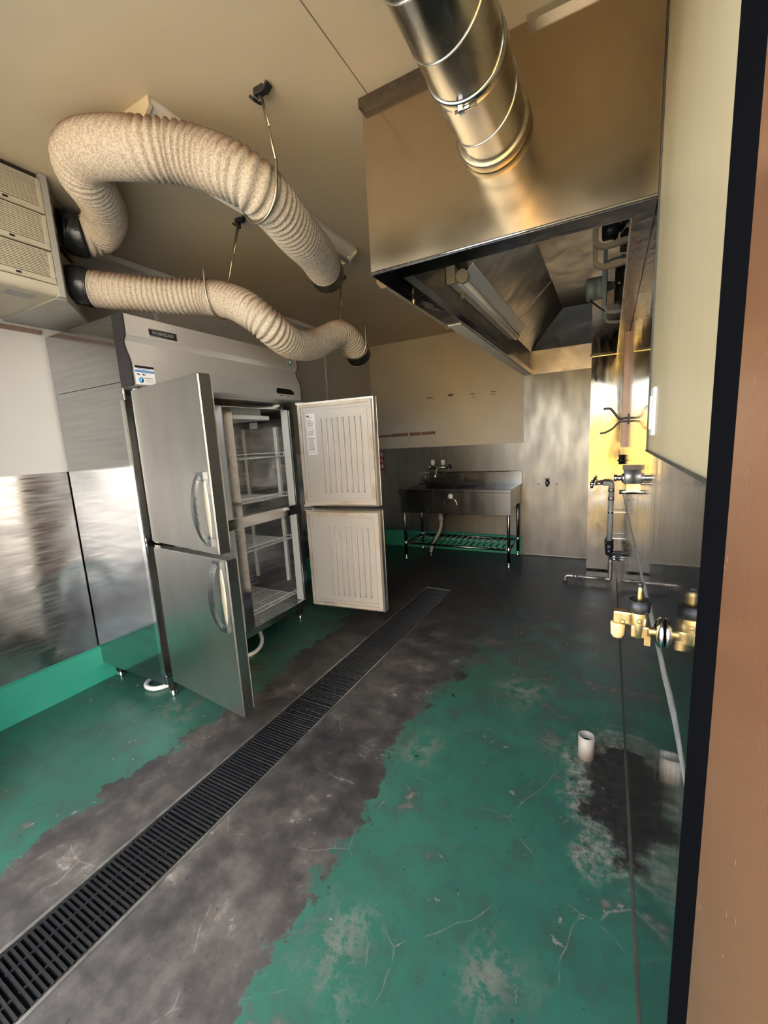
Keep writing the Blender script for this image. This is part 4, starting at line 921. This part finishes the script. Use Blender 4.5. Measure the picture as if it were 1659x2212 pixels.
# ------------------------------------------------------------------ fans on the right wall inside the hood
def arm(pts, w, h, per=8):
    P = spline(pts, per); mb_ = MB()
    vs = []; fs = []; n = len(P)
    for i, p in enumerate(P):
        d = (P[min(i+1, n-1)]-P[max(i-1, 0)]).normalized(); sdv = Vector((0, 1, 0)); u = sdv.cross(d).normalized()
        for a, b_ in ((-1, -1), (1, -1), (1, 1), (-1, 1)): vs.append(p+sdv*a*w/2+u*b_*h/2)
    for i in range(n-1):
        for k in range(4): fs.append((i*4+k, i*4+(k+1) % 4, (i+1)*4+(k+1) % 4, (i+1)*4+k))
    fs += [(3, 2, 1, 0), (n*4-4, n*4-3, n*4-2, n*4-1)]
    return mb_.add(vs, fs)
f1 = thing('wall_fan', 'cream wall fan with curved bracket arms high inside the hood', 'fan', (XR-.02, 2.45, 2.2))
obj('arm', arm([(XR-.006, 2.40, 2.175), (.03, 2.40, 2.165), (-.045, 2.40, 2.16), (-.078, 2.40, 2.18), (-.085, 2.40, 2.215), (-.085, 2.40, 2.36)], .03, .022), 'fan_cream', f1)
obj('arm', arm([(XR-.006, 2.62, 2.155), (.03, 2.62, 2.145), (-.045, 2.62, 2.14), (-.082, 2.62, 2.16), (-.090, 2.62, 2.195), (-.090, 2.62, 2.36)], .03, .024), 'fan_cream', f1)
obj('bridge', MB().rbox(-.098, -.075, 2.385, 2.635, 2.335, 2.375, .004), 'fan_cream', f1)
obj('motor', MB().lathe((-.06, 2.51, 2.27), (1, 0, 0), [(0, .03), (.005, .045), (.07, .045), (.075, .02), (.10, .015)], 20), 'black_plastic', f1)
for k in range(4):
    a = k*PI/2+.4; obj('blade', MB().obox((.04, 2.51+.06*math.cos(a), 2.27+.06*math.sin(a)), (.8, -.6*math.sin(a), .6*math.cos(a)), (0, math.cos(a), math.sin(a)), (-.6, -.8*math.sin(a), .8*math.cos(a)), .002, .05, .03), 'grease_dark', f1)
obj('rim_ring', MB().tube([(XR-.012, 2.51+.125*math.cos(t*PI/18), 2.27+.125*math.sin(t*PI/18)) for t in range(37)], .010, 8), 'fan_cream', f1)
obj('cable', MB().tube(spline([(-.01, 2.50, 2.225), (.02, 2.45, 2.17), (.05, 2.41, 2.14), (.07, 2.40, 2.12), (.055, 2.39, 2.09), (.03, 2.40, 2.105)], 8), .006, 8), 'grease_dark', f1)
f2 = thing('wall_fan', 'blue-grey industrial fan with drum motor on the wall inside the hood', 'fan', (XR-.02, 3.1, 2.15))
obj('motor', MB().lathe((-.150, 3.05, 2.165), (1, 0, 0), [(0, .050), (.006, .064), (.055, .066), (.056, .062), (.060, .062), (.061, .066), (.095, .062), (.10, .03), (.16, .02)], 28), 'fan_grey', f2)
for y in (2.93, 3.19):
    obj('post', MB().rbox(-.058, -.036, y-.011, y+.011, 2.02, 2.34, .003), 'fan_grey', f2)
    obj('strut', arm([(-.047, y, 2.03), (-.03, y, 1.995), (.02, y, 1.985), (XR-.008, y, 1.985)], .02, .012), 'fan_grey', f2)
    obj('strut', arm([(-.047, y, 2.33), (-.03, y, 2.355), (.02, y, 2.36), (XR-.008, y, 2.36)], .02, .012), 'fan_grey', f2)
obj('motor_plate', MB().rbox(-.062, -.050, 2.92, 3.20, 2.08, 2.25, .003), 'fan_grey', f2)
plate = MB(); plate.box(XR-.014, XR-.005, 2.86, 3.26, 1.97, 2.02); plate.box(XR-.014, XR-.005, 2.86, 3.26, 2.33, 2.38); plate.box(XR-.014, XR-.005, 2.86, 2.91, 2.02, 2.33); plate.box(XR-.014, XR-.005, 3.21, 3.26, 2.02, 2.33)
obj('frame_plate', plate, 'fan_grey', f2)
for k in range(4):
    a = k*PI/2+.9; obj('blade', MB().obox((.03, 3.06+.08*math.cos(a), 2.175+.08*math.sin(a)), (.8, -.6*math.sin(a), .6*math.cos(a)), (0, math.cos(a), math.sin(a)), (-.6, -.8*math.sin(a), .8*math.cos(a)), .0025, .065, .04), 'grease_dark', f2)
obj('cable', MB().tube(spline([(-.125, 3.03, 2.10), (-.10, 3.02, 2.07), (-.05, 3.0, 2.02), (0, 3.0, 2.0)], 6), .005, 8), 'black_rubber', f2)
